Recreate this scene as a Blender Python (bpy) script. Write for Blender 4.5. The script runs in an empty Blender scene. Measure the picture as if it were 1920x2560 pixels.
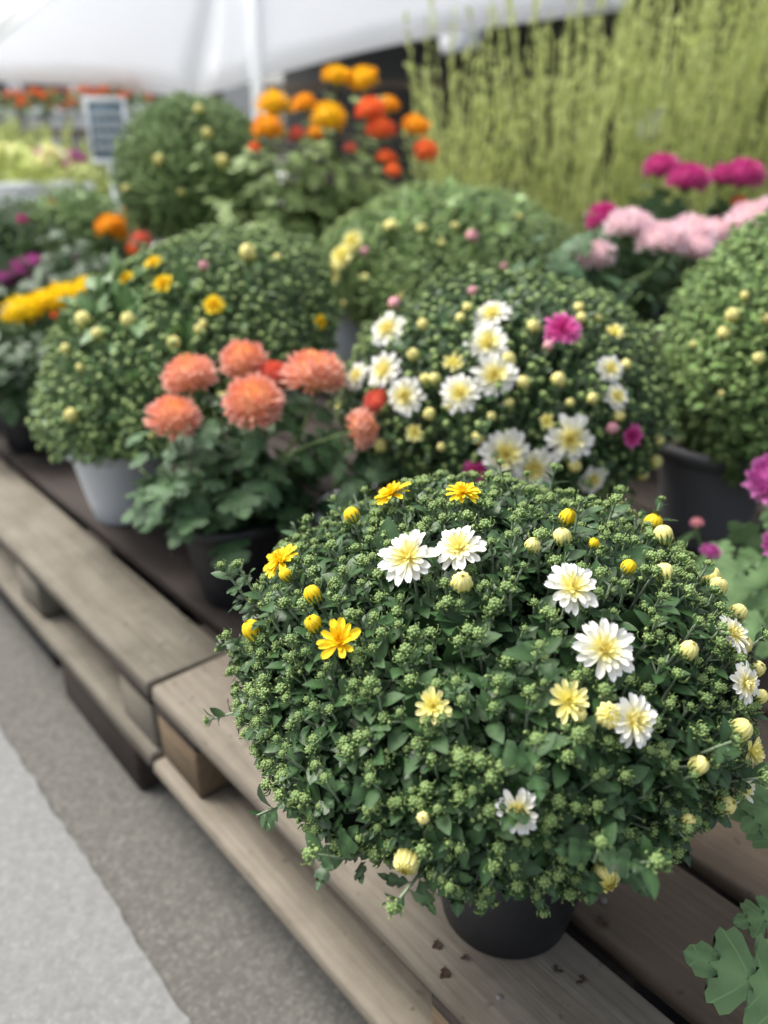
import bpy, math, random
import numpy as np
from mathutils import Vector, Matrix

random.seed(7)
rng = np.random.default_rng(7)
SC = bpy.context.scene
COL = SC.collection

# ------------------------------------------------------------------ camera
FPX, PH, PW = 2000.0, 2560.0, 1920.0
PITCH = math.radians(24.156); AZ = math.radians(40.664)
DECK = 0.25                      # top of the pallets above the ground
CAMP = np.array([0.0, 0.0, DECK + 0.6])
F_ = np.array([math.sin(AZ) * math.cos(PITCH), math.cos(AZ) * math.cos(PITCH), -math.sin(PITCH)])
R_ = np.array([math.cos(AZ), -math.sin(AZ), 0.0])
U_ = np.cross(R_, F_)
cam = bpy.data.cameras.new('camera')
camo = bpy.data.objects.new('camera', cam); COL.objects.link(camo)
m = Matrix(((R_[0], U_[0], -F_[0], CAMP[0]), (R_[1], U_[1], -F_[1], CAMP[1]), (R_[2], U_[2], -F_[2], CAMP[2]), (0, 0, 0, 1)))
camo.matrix_world = m
cam.sensor_fit = 'VERTICAL'; cam.sensor_height = 36.0; cam.lens = FPX / PH * 36.0
cam.clip_start = 0.02; cam.clip_end = 400
cam.dof.use_dof = True; cam.dof.focus_distance = 0.528; cam.dof.aperture_fstop = 3.5
SC.camera = camo

# ------------------------------------------------------------------ light
world = bpy.data.worlds.new('World'); SC.world = world; world.use_nodes = True
wn = world.node_tree; bg = wn.nodes['Background']
sky = wn.nodes.new('ShaderNodeTexSky'); sky.sky_type = 'NISHITA'; sky.sun_disc = False
SUN_EL, SUN_AZ = math.radians(58), math.radians(-25)
sky.sun_elevation = SUN_EL; sky.sun_rotation = SUN_AZ
sky.air_density = 1.0; sky.dust_density = 6.0; sky.ozone_density = 0.6
hs = wn.nodes.new('ShaderNodeHueSaturation'); hs.inputs['Saturation'].default_value = .5
wn.links.new(sky.outputs[0], hs.inputs['Color']); wn.links.new(hs.outputs[0], bg.inputs[0]); bg.inputs[1].default_value = 0.12
sun = bpy.data.lights.new('sun', 'SUN'); sun.energy = 1.5; sun.angle = math.radians(24); sun.color = (1, .96, .9)
suno = bpy.data.objects.new('sun', sun); COL.objects.link(suno)
sd = Vector((math.sin(SUN_AZ) * math.cos(SUN_EL), math.cos(SUN_AZ) * math.cos(SUN_EL), math.sin(SUN_EL)))
suno.rotation_euler = sd.to_track_quat('Z', 'Y').to_euler()
SC.view_settings.view_transform = 'Standard'; SC.view_settings.look = 'None'
SC.view_settings.exposure = 1.3; SC.view_settings.gamma = 1

# ------------------------------------------------------------------ helpers
K = 1920 / 1659.0                # the coordinates below were read off a 1659 px wide view
def ray(x, y): return F_ + R_ * (x * K - 960) / FPX - U_ * (y * K - 1280) / FPX
def at(x, y, z): return CAMP + ray(x, y) * z
def onplane(x, y, h):
    r = ray(x, y); t = (h - CAMP[2]) / r[2]
    return CAMP + r * t, t
def depth(p): return float((np.asarray(p) - CAMP) @ F_)
def nrm(v):
    v = np.asarray(v, float); return v / (np.linalg.norm(v, axis=-1, keepdims=True) + 1e-12)

def tag(o, label=None, cat=None, group=None, kind=None):
    if label: o['label'] = label
    if cat: o['category'] = cat
    if group: o['group'] = group
    if kind: o['kind'] = kind
    return o
def empty(name, loc=(0, 0, 0), rz=0.0):
    o = bpy.data.objects.new(name, None); COL.objects.link(o)
    o.location = [float(c) for c in loc]; o.rotation_euler = (0, 0, rz); o.empty_display_size = 0.05
    return o
def obj(name, me, parent=None, loc=None, mat4=None):
    o = bpy.data.objects.new(name, me); COL.objects.link(o)
    if parent: o.parent = parent
    if loc is not None: o.location = [float(c) for c in loc]
    if mat4 is not None: o.matrix_local = mat4
    return o

# ---- templates: V (n,3), faces (list of index tuples), attribute c (n)
class T:
    def __init__(s, V, F, c=None):
        s.V = np.asarray(V, float); s.F = F
        s.c = np.zeros(len(s.V)) if c is None else np.asarray(c, float)
        s.idx = np.concatenate([np.asarray(f, np.int64) for f in F])
        s.tot = np.array([len(f) for f in F], np.int64)
def tjoin(*ts):
    V = []; F = []; c = []; n = 0
    for t in ts:
        V.append(t.V); c.append(t.c); F += [tuple(int(i) + n for i in f) for f in t.F]; n += len(t.V)
    return T(np.concatenate(V), F, np.concatenate(c))
def txf(t, M=None, s=1.0, off=(0, 0, 0), cmul=1, cadd=0):
    V = t.V * np.asarray(s)
    if M is not None: V = V @ np.asarray(M).T
    return T(V + np.asarray(off), t.F, t.c * cmul + cadd)
def mesh_from(name, V, idx, tot, c, mat, smooth=True, tint=None):
    me = bpy.data.meshes.new(name)
    me.vertices.add(len(V)); me.vertices.foreach_set('co', np.ascontiguousarray(V, np.float32).ravel())
    me.loops.add(len(idx)); me.loops.foreach_set('vertex_index', idx.astype(np.int32))
    me.polygons.add(len(tot))
    st = np.concatenate([[0], np.cumsum(tot)[:-1]]).astype(np.int32)
    me.polygons.foreach_set('loop_start', st); me.polygons.foreach_set('loop_total', tot.astype(np.int32))
    if smooth: me.polygons.foreach_set('use_smooth', np.ones(len(tot), bool))
    a = me.attributes.new('c', 'FLOAT', 'POINT'); a.data.foreach_set('value', np.ascontiguousarray(c, np.float32))
    if tint is None: tint = np.full(len(V), .5)
    a = me.attributes.new('tint', 'FLOAT', 'POINT'); a.data.foreach_set('value', np.ascontiguousarray(tint, np.float32))
    me.update(calc_edges=True)
    me.materials.append(mat)
    return me
def tmesh(name, t, mat, smooth=True, tint=.5):
    return mesh_from(name, t.V, t.idx, t.tot, t.c, mat, smooth, np.full(len(t.V), tint))
class Batch:
    """collects many transformed copies of templates for one mesh"""
    def __init__(s): s.parts = []; s.n = 0
    def add(s, t, M, loc, tint=None):
        """M (k,3,3) incl. scale, loc (k,3)"""
        M = np.asarray(M); loc = np.asarray(loc); k = len(loc)
        if k == 0: return
        V = np.einsum('kij,nj->kni', M, t.V) + loc[:, None, :]
        nv = len(t.V)
        idx = (t.idx[None, :] + (np.arange(k) * nv)[:, None]).ravel() + s.n
        tn = np.full(k, .5) if tint is None else np.asarray(tint)
        s.parts.append((V.reshape(-1, 3), idx, np.tile(t.tot, k), np.tile(t.c, k), np.repeat(tn, nv)))
        s.n += k * nv
    def raw(s, t, tint=.5): s.add(t, np.eye(3)[None], np.zeros((1, 3)), [tint])
    def mesh(s, name, mat, smooth=True):
        P = list(zip(*s.parts))
        return mesh_from(name, np.concatenate(P[0]), np.concatenate(P[1]), np.concatenate(P[2]), np.concatenate(P[3]), mat, smooth, np.concatenate(P[4]))
def frames(y, up):
    """matrices whose column 1 = y (length axis), column 2 ~ up (normal)"""
    y = nrm(y); up = np.asarray(up, float)
    x = nrm(np.cross(y, up)); z = np.cross(x, y)
    return np.stack([x, y, z], -1)
def zframes(z, spin):
    z = nrm(z); a = np.where(np.abs(z[..., 2:3]) < .9, np.array([0, 0, 1.]), np.array([1., 0, 0]))
    x = nrm(np.cross(a, z)); y = np.cross(z, x)
    c = np.cos(spin)[..., None]; s_ = np.sin(spin)[..., None]
    return np.stack([x * c + y * s_, -x * s_ + y * c, z], -1)
def m4(M, loc):
    m = Matrix.Identity(4)
    for i in range(3):
        for j in range(3): m[i][j] = float(M[i][j])
        m[i][3] = float(loc[i])
    return m

def tube_pts(P, r, n=5, c=0.0, cap=True):
    P = np.asarray(P, float); r = np.broadcast_to(np.asarray(r, float), (len(P),))
    d = np.gradient(P, axis=0); d = nrm(d)
    a = np.array([0, 0, 1.]) if abs(d[0][2]) < .9 else np.array([1., 0, 0])
    V = []
    x = nrm(np.cross(a, d[0]))
    for i in range(len(P)):
        x = nrm(x - d[i] * (x @ d[i])); y = np.cross(d[i], x)
        for k in range(n):
            t = 2 * math.pi * k / n; V.append(P[i] + (x * math.cos(t) + y * math.sin(t)) * r[i])
    F = []
    for i in range(len(P) - 1):
        for k in range(n):
            F.append((i * n + k, i * n + (k + 1) % n, (i + 1) * n + (k + 1) % n, (i + 1) * n + k))
    if cap: F.append(tuple(range(n))[::-1]); F.append(tuple((len(P) - 1) * n + k for k in range(n)))
    return T(V, F, np.full(len(V), c))
def lathe(prof, n=32, c=0.0, closed=False):
    V = []; F = []
    for (r, z) in prof:
        for k in range(n):
            t = 2 * math.pi * k / n; V.append((r * math.cos(t), r * math.sin(t), z))
    for i in range(len(prof) - 1):
        for k in range(n):
            F.append((i * n + k, i * n + (k + 1) % n, (i + 1) * n + (k + 1) % n, (i + 1) * n + k))
    return T(V, F, np.full(len(V), c))
def box(x0, x1, y0, y1, z0, z1, bev=0.0, wob=0.0):
    """chamfered box; wob moves the corners a little"""
    cx, cy, cz = (x0 + x1) / 2, (y0 + y1) / 2, (z0 + z1) / 2
    hx, hy, hz = (x1 - x0) / 2, (y1 - y0) / 2, (z1 - z0) / 2
    b = max(bev, 1e-4); V = []; ix = {}
    for sx in (-1, 1):
        for sy in (-1, 1):
            for sz in (-1, 1):
                j = rng.normal(0, wob, 3) if wob else np.zeros(3)
                for ax in range(3):
                    p = np.array([sx * hx, sy * hy, sz * hz], float)
                    for k in range(3):
                        if k != ax: p[k] -= (sx, sy, sz)[k] * b
                    ix[(sx, sy, sz, ax)] = len(V); V.append(p + j + (cx, cy, cz))
    F = []
    for ax in range(3):                       # big faces
        o = [k for k in range(3) if k != ax]
        for s in (-1, 1):
            q = []
            for (a, b2) in ((-1, -1), (1, -1), (1, 1), (-1, 1)):
                k = [0, 0, 0]; k[ax] = s; k[o[0]] = a; k[o[1]] = b2; q.append(ix[(k[0], k[1], k[2], ax)])
            flip = (s == 1) != (ax == 1)
            F.append(tuple(q) if flip else tuple(q[::-1]))
    for ax in range(3):                       # edge strips along axis ax
        o = [k for k in range(3) if k != ax]
        for a in (-1, 1):
            for b2 in (-1, 1):
                k0 = [0, 0, 0]; k0[o[0]] = a; k0[o[1]] = b2
                k1 = list(k0); k0[ax] = -1; k1[ax] = 1
                F.append((ix[(*k0, o[0])], ix[(*k1, o[0])], ix[(*k1, o[1])], ix[(*k0, o[1])]))
    for sx in (-1, 1):
        for sy in (-1, 1):
            for sz in (-1, 1): F.append(tuple(ix[(sx, sy, sz, ax)] for ax in range(3)))
    return T(V, F)
def fixn(me):
    import bmesh
    bm = bmesh.new(); bm.from_mesh(me); bmesh.ops.recalc_face_normals(bm, faces=bm.faces); bm.to_mesh(me); bm.free()
    return me

# ------------------------------------------------------------------ materials
def newmat(name):
    m = bpy.data.materials.new(name); m.use_nodes = True
    return m, m.node_tree, m.node_tree.nodes['Principled BSDF']
def N(nt, typ, **kw):
    n = nt.nodes.new(typ)
    for k, v in kw.items(): setattr(n, k, v)
    return n
def ramp(nt, fac, stops):
    r = N(nt, 'ShaderNodeValToRGB'); e = r.color_ramp.elements
    while len(e) < len(stops): e.new(.5)
    for i, (p, c) in enumerate(stops): e[i].position = p; e[i].color = (*c, 1)
    nt.links.new(fac, r.inputs[0]); return r.outputs[0]
def mixc(nt, fac, a, b, mode='MIX'):
    n = N(nt, 'ShaderNodeMix', data_type='RGBA', blend_type=mode)
    for sock, v in ((n.inputs[0], fac), (n.inputs[6], a), (n.inputs[7], b)):
        if isinstance(v, (int, float)): sock.default_value = v
        elif isinstance(v, tuple): sock.default_value = (*v, 1)
        else: nt.links.new(v, sock)
    return n.outputs[2]
def mth(nt, op, a, b=0.0, c=None):
    n = N(nt, 'ShaderNodeMath', operation=op)
    for i, v in enumerate((a, b) if c is None else (a, b, c)):
        if isinstance(v, (int, float)): n.inputs[i].default_value = v
        else: nt.links.new(v, n.inputs[i])
    return n.outputs[0]
def attr(nt, nm): return N(nt, 'ShaderNodeAttribute', attribute_name=nm).outputs['Fac']
def noise(nt, scale, detail=3, rough=.55, vec=None, dim='3D'):
    n = N(nt, 'ShaderNodeTexNoise', noise_dimensions=dim); n.inputs['Scale'].default_value = scale
    n.inputs['Detail'].default_value = detail; n.inputs['Roughness'].default_value = rough
    if vec is not None: nt.links.new(vec, n.inputs['Vector'])
    return n.outputs[0]
def bump(nt, h, strength, dist, bs):
    b = N(nt, 'ShaderNodeBump'); b.inputs['Strength'].default_value = strength; b.inputs['Distance'].default_value = dist
    nt.links.new(h, b.inputs['Height']); nt.links.new(b.outputs[0], bs.inputs['Normal'])
def objco(nt): return N(nt, 'ShaderNodeTexCoord').outputs['Object']
def translucent(nt, bs, colr, w):
    out = nt.nodes['Material Output']; t = N(nt, 'ShaderNodeBsdfTranslucent'); mx = N(nt, 'ShaderNodeMixShader')
    nt.links.new(colr, t.inputs[0]); mx.inputs[0].default_value = w
    nt.links.new(bs.outputs[0], mx.inputs[1]); nt.links.new(t.outputs[0], mx.inputs[2]); nt.links.new(mx.outputs[0], out.inputs[0])

def leaf_mat(name, dark, light, under, rough=.5, veins=False):
    m, nt, bs = newmat(name)
    rnd = N(nt, 'ShaderNodeObjectInfo').outputs['Random']
    geo = N(nt, 'ShaderNodeNewGeometry')
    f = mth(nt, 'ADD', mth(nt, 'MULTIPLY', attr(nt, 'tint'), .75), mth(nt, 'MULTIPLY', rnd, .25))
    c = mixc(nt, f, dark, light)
    nz = noise(nt, 160, 2, vec=objco(nt))
    c = mixc(nt, mth(nt, 'MULTIPLY', nz, .35), c, tuple(x * 1.5 for x in light))
    v = mth(nt, 'MULTIPLY', attr(nt, 'c'), .55)          # veins / rim
    if veins:
        sp_ = N(nt, 'ShaderNodeSeparateXYZ'); nt.links.new(objco(nt), sp_.inputs[0])
        w = mth(nt, 'SUBTRACT', sp_.outputs[1], mth(nt, 'MULTIPLY', mth(nt, 'ABSOLUTE', sp_.outputs[0]), .85))
        fr = mth(nt, 'ABSOLUTE', mth(nt, 'SUBTRACT', mth(nt, 'FRACT', mth(nt, 'MULTIPLY', w, 5.2)), .5))
        vn = mth(nt, 'MULTIPLY', mth(nt, 'LESS_THAN', fr, .05), .35)
        mott = noise(nt, 7, 4, vec=objco(nt)); c = mixc(nt, mth(nt, 'MULTIPLY', mott, .6), c, dark)
        v = mth(nt, 'MAXIMUM', mth(nt, 'MULTIPLY', v, .7), vn)
    c = mixc(nt, v, c, tuple(min(1, x * 1.9) for x in light))
    c = mixc(nt, geo.outputs['Backfacing'], c, under)
    nt.links.new(c, bs.inputs['Base Color']); bs.inputs['Roughness'].default_value = rough
    bs.inputs['Specular IOR Level'].default_value = .35
    bump(nt, nz, .25, .002, bs)
    translucent(nt, bs, c, .16)
    return m
def tint_mat(name, a, b, rough=.6, trans=0.0, nsc=300, c2=None):
    """a..b by tint, c2 colour towards attribute c = 1"""
    m, nt, bs = newmat(name)
    rnd = N(nt, 'ShaderNodeObjectInfo').outputs['Random']
    f = mth(nt, 'ADD', mth(nt, 'MULTIPLY', attr(nt, 'tint'), .7), mth(nt, 'MULTIPLY', rnd, .3))
    c = mixc(nt, f, a, b)
    if c2: c = mixc(nt, attr(nt, 'c'), c, c2)
    nz = noise(nt, nsc, 2, vec=objco(nt))
    c = mixc(nt, mth(nt, 'MULTIPLY', nz, .3), c, tuple(x * .55 for x in a), 'MIX')
    nt.links.new(c, bs.inputs['Base Color']); bs.inputs['Roughness'].default_value = rough
    bs.inputs['Specular IOR Level'].default_value = .3
    if trans: translucent(nt, bs, c, trans)
    return m
def petal_mat(name, stops, rough=.6, trans=.22):
    m, nt, bs = newmat(name)
    rnd = N(nt, 'ShaderNodeObjectInfo').outputs['Random']
    c = ramp(nt, attr(nt, 'c'), stops)
    c = mixc(nt, mth(nt, 'MULTIPLY', attr(nt, 'tint'), .18), c, stops[-1][1])
    nt.links.new(c, bs.inputs['Base Color']); bs.inputs['Roughness'].default_value = rough
    bs.inputs['Specular IOR Level'].default_value = .25
    translucent(nt, bs, c, trans)
    return m

M_leaf = leaf_mat('leaf_dark_green', (.011, .029, .011), (.038, .082, .028), (.065, .112, .050), .42)
M_leaf2 = leaf_mat('leaf_mid_green', (.065, .125, .038), (.175, .275, .090), (.13, .20, .08))
M_leafm = leaf_mat('leaf_green', (.028, .065, .024), (.090, .165, .058), (.09, .15, .06), .5)
M_leafr = leaf_mat('leaf_broad_fresh_green', (.050, .110, .042), (.135, .225, .090), (.12, .20, .09), .55, True)
M_leaf3 = leaf_mat('leaf_yellow_green', (.085, .14, .04), (.20, .28, .09), (.17, .24, .10))
M_leafbig = leaf_mat('leaf_broad_green', (.020, .052, .022), (.066, .130, .052), (.085, .145, .07), .5, True)
M_lime = tint_mat('shrub_lime_green', (.48, .55, .17), (.74, .79, .38), .7, .45, 40)
M_stem = tint_mat('stem_grey_green', (.17, .23, .14), (.30, .37, .25), .6)
M_stem2 = tint_mat('stem_green', (.08, .13, .04), (.15, .22, .08), .6)
M_bud = tint_mat('bud_green', (.085, .165, .05), (.16, .26, .08), .5, .08, 500, (.42, .52, .19))
M_calyx = tint_mat('calyx_green', (.09, .17, .05), (.14, .24, .08), .55)
M_white = petal_mat('petal_white', [(0, (.82, .66, .07)), (.30, (.85, .78, .27)), (.58, (.83, .82, .67)), (1, (.83, .83, .83))])
M_cream = petal_mat('petal_cream', [(0, (.82, .72, .14)), (.4, (.87, .80, .25)), (1, (.90, .86, .46))])
M_yell = petal_mat('petal_yellow', [(0, (.74, .40, .005)), (.4, (.86, .60, .01)), (1, (.90, .72, .04))])
M_coral = petal_mat('petal_coral', [(0, (.90, .52, .08)), (.25, (.87, .45, .20)), (.5, (.82, .33, .22)), (1, (.90, .64, .54))])
M_red = petal_mat('petal_coral_red', [(0, (.82, .22, .05)), (.3, (.78, .18, .10)), (.7, (.72, .13, .10)), (1, (.88, .44, .36))])
M_orange = petal_mat('petal_orange', [(0, (.88, .56, .03)), (.5, (.88, .42, .02)), (1, (.86, .36, .03))])
M_orred = petal_mat('petal_orange_red', [(0, (.86, .30, .04)), (.5, (.86, .19, .06)), (1, (.84, .17, .08))])
M_gold = petal_mat('petal_golden', [(0, (.88, .66, .02)), (.5, (.88, .56, .02)), (1, (.88, .46, .02))])
M_sun = petal_mat('petal_sun_yellow', [(0, (.90, .74, .02)), (.5, (.90, .70, .02)), (1, (.88, .62, .02))])
M_mag = petal_mat('petal_magenta', [(0, (.46, .015, .17)), (.6, (.60, .05, .28)), (1, (.72, .20, .46))])
M_purp = petal_mat('petal_purple', [(0, (.34, .02, .20)), (.6, (.48, .09, .34)), (1, (.66, .30, .56))])
M_pink = petal_mat('petal_pale_pink', [(0, (.88, .70, .62)), (.5, (.87, .62, .70)), (1, (.88, .78, .80))])
M_dpink = petal_mat('petal_pink', [(0, (.80, .40, .30)), (1, (.80, .40, .55))])

def plastic(name, colr, rough=.5, dust=.12):
    m, nt, bs = newmat(name)
    nz = noise(nt, 9, 4, vec=objco(nt)); sp = noise(nt, 120, 2, vec=objco(nt))
    f = mth(nt, 'MULTIPLY', mth(nt, 'MULTIPLY', nz, sp), dust * 3)
    c = mixc(nt, f, colr, (.32, .30, .27))
    nt.links.new(c, bs.inputs['Base Color']); bs.inputs['Roughness'].default_value = rough
    return m
M_black = plastic('plastic_black', (.004, .0055, .009), .5, .012)
M_grey = plastic('plastic_dark_grey', (.10, .105, .115), .5)
M_lgrey = plastic('plastic_pale_grey', (.52, .56, .60), .45)
M_wplas = plastic('plastic_white', (.86, .88, .89), .5, .03)
def soil_m():
    m, nt, bs = newmat('soil'); nz = noise(nt, 90, 5, vec=objco(nt))
    nt.links.new(ramp(nt, nz, [(.3, (.012, .008, .005)), (.7, (.05, .035, .022))]), bs.inputs['Base Color'])
    bs.inputs['Roughness'].default_value = .95; bump(nt, nz, .8, .01, bs); return m
M_soil = soil_m()
def wood(name, a, b, stain=.5):
    m, nt, bs = newmat(name)
    co = objco(nt); oi = N(nt, 'ShaderNodeObjectInfo')
    mp = N(nt, 'ShaderNodeMapping'); nt.links.new(co, mp.inputs[0]); mp.inputs['Scale'].default_value = (1, .055, 1)
    off = N(nt, 'ShaderNodeCombineXYZ')
    nt.links.new(mth(nt, 'MULTIPLY', oi.outputs['Random'], 40), off.inputs[0]); nt.links.new(mth(nt, 'MULTIPLY', oi.outputs['Random'], 17), off.inputs[1])
    nt.links.new(off.outputs[0], mp.inputs['Location'])
    g = noise(nt, 130, 5, .65, mp.outputs[0]); g2 = noise(nt, 22, 3, .6, mp.outputs[0])
    mp2 = N(nt, 'ShaderNodeMapping'); nt.links.new(co, mp2.inputs[0]); nt.links.new(off.outputs[0], mp2.inputs['Location'])
    st = noise(nt, 9, 4, .65, mp2.outputs[0]); sp = noise(nt, 75, 3, .5, mp2.outputs[0])
    c = ramp(nt, g, [(.25, a), (.75, b)])
    c = mixc(nt, mth(nt, 'MULTIPLY', g2, .6), c, tuple(x * .62 for x in a))
    stn = ramp(nt, st, [(.42, (1, 1, 1)), (.72, (.42, .39, .36))])
    c = mixc(nt, stain, c, stn, 'MULTIPLY')
    spk = ramp(nt, sp, [(.66, (1, 1, 1)), (.74, (.35, .30, .27))])
    c = mixc(nt, .7, c, spk, 'MULTIPLY')
    k = mth(nt, 'ADD', mth(nt, 'MULTIPLY', oi.outputs['Random'], .35), .8)
    kk = N(nt, 'ShaderNodeCombineColor'); [nt.links.new(k, kk.inputs[i]) for i in range(3)]
    c = mixc(nt, 1.0, c, kk.outputs[0], 'MULTIPLY')
    nt.links.new(c, bs.inputs['Base Color']); bs.inputs['Roughness'].default_value = .78
    bs.inputs['Specular IOR Level'].default_value = .25
    bump(nt, g, .55, .004, bs); return m
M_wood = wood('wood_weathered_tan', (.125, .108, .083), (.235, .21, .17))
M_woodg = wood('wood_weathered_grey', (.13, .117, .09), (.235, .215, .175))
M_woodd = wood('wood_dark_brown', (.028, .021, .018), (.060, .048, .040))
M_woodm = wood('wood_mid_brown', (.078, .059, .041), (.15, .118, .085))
M_blockw = wood('wood_block_orange', (.115, .083, .05), (.20, .15, .095))

# ------------------------------------------------------------------ ground
def concrete(name, a, b, sp=.5):
    m, nt, bs = newmat(name); co = objco(nt)
    v = N(nt, 'ShaderNodeTexVoronoi'); v.inputs['Scale'].default_value = 230; nt.links.new(co, v.inputs['Vector'])
    big = noise(nt, 2.2, 5, .6, co); fine = noise(nt, 65, 4, .6, co)
    c = ramp(nt, fine, [(.32, a), (.68, b)])
    vv = N(nt, 'ShaderNodeSeparateColor'); nt.links.new(v.outputs['Color'], vv.inputs[0])
    c = mixc(nt, sp, c, ramp(nt, vv.outputs[0], [(0, tuple(x * .55 for x in a)), (.5, a), (.85, b), (1, tuple(min(1, x * 1.5) for x in b))]))
    c = mixc(nt, mth(nt, 'MULTIPLY', big, .45), c, tuple(x * .72 for x in a))
    nt.links.new(c, bs.inputs['Base Color']); bs.inputs['Roughness'].default_value = .9
    bump(nt, fine, .4, .004, bs); return m
M_conc = concrete('concrete_pale', (.155, .16, .158), (.215, .22, .217), .3)
M_concd = concrete('concrete_dark', (.082, .080, .072), (.135, .132, .118))
def sheet(name, x0, x1, y0, y1, z, mat, kind='structure', zt=None):
    me = tmesh(name, T([(x0, y0, z), (x1, y0, z), (x1, y1, z), (x0, y1, z)], [(0, 1, 2, 3)]), mat, False)
    return tag(obj(name, me), kind=kind)
sheet('ground', -200, 200, -200, 200, 0, M_concd)
ys = np.concatenate([[-12], np.arange(-1, 6, .02), [40]]); xe = .205 + .0015 * np.sin(ys * 9) + rng.normal(0, .0018, len(ys))
tag(obj('pavement', tmesh('pavement', T([(-30, y, .004) for y in ys] + [(x, y, .004) for x, y in zip(xe, ys)], [(i, len(ys) + i, len(ys) + i + 1, i + 1) for i in range(len(ys) - 1)]), M_conc, False)), kind='structure')
M_concp = concrete('concrete_painted_sunlit', (.60, .60, .58), (.72, .72, .70), .3)  # sunlit glare of the far pavement put into a brighter concrete colour
sheet('pavement', .209, 40, 3.6, 40, .004, M_concp)

# ------------------------------------------------------------------ pallets
def board(name, parent, x0, x1, y0, y1, z0, z1, mat, wob=.0015, bev=.0025):
    cx, cy, cz = (x0 + x1) / 2, (y0 + y1) / 2, (z0 + z1) / 2
    t = box(x0 - cx, x1 - cx, y0 - cy, y1 - cy, z0 - cz, z1 - cz, bev, wob)
    return obj(name, fixn(tmesh(name, t, mat, False)), parent, (cx, cy, cz))
def pallet(x0, y0, W, L, top, label, mats, group='wooden pallets under the flower pots', nb=7):
    """boards run along y; outer deck board at x0"""
    r = empty('wooden_pallet', (x0, y0, top - .13)); tag(r, label, 'pallet', group)
    gp = .02; bw = (W - gp * (nb - 1)) / nb
    for i in range(nb):
        a = i * (bw + gp)
        board('deck_board', r, a, a + bw, random.uniform(-.004, .004), L + random.uniform(-.004, .004), .11, .13, mats[min(i, len(mats) - 1)])
    for yy in (0.004, L / 2 - .05, L - .104):
        board("stringer_board", r, .003, W - .003, yy, yy + .1, .0905, .1095, mats[-1])
    for xx in (.004, W / 2 - .05, W - .104):
        for yy in (.004, L / 2 - .05, L - .104):
            board('block', r, xx, xx + .1, yy, yy + .1, .0205, .0900, mats[0] if len(mats) < 3 else M_blockw, .001, .003)
    for xx in (-.008, W / 2 - .05, W - .1):
        board('bottom_board', r, xx, xx + .105, .0, L, .0, .020, mats[0])
    # nail heads on the deck boards
    nb_ = Batch(); nail = lathe([(0, .0012), (.003, .0012), (.0035, 0)], 8)
    P = [(i * (bw + gp) + bw * q, yy + .05, .1301) for i in range(nb) for q in (.25, .75) for yy in (.004, L / 2 - .05, L - .104)]
    nb_.add(nail, np.tile(np.eye(3), (len(P), 1, 1)), P)
    tag(obj('nails', nb_.mesh('nails', M_nail, False), r), kind='stuff')
    return r
M_nail = plastic('nail_steel', (.12, .11, .10), .5)
E0 = .309
pallet(E0, -.295, .93, 1.10, DECK, 'tan weathered pallet in front, carrying the large near mum in its black pot', [M_wood, M_woodm, M_woodm, M_woodd])  # inner boards darker: brown wood, with some deck shade in the colour
pallet(E0, .815, .93, .94, DECK, 'greyer pallet behind the near one, under the coral mum and pale pot', [M_woodg, M_woodd])  # dark inner boards: partly brown wood, partly shade painted into the tone
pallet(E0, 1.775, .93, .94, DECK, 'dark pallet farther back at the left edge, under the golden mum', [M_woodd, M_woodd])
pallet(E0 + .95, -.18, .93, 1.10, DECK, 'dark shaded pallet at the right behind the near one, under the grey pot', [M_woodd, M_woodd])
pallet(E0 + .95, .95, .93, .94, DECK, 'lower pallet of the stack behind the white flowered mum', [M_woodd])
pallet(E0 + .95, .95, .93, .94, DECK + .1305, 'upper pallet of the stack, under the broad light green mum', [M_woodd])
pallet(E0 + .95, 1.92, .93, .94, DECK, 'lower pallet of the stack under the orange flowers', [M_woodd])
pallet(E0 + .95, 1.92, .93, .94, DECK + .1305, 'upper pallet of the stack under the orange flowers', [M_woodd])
TIER = DECK + .1305

def timber(x0, x1, y0, y1, z1, label):
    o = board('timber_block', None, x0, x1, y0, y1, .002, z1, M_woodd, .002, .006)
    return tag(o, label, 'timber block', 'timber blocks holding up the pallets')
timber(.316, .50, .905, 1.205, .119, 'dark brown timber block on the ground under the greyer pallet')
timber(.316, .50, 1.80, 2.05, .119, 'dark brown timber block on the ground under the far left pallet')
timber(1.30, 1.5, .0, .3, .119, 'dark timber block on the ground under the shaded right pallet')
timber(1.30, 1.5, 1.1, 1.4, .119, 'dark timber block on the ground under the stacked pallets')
timber(1.30, 1.5, 2.0, 2.3, .119, 'dark timber block on the ground under the orange flower stack')

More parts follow.
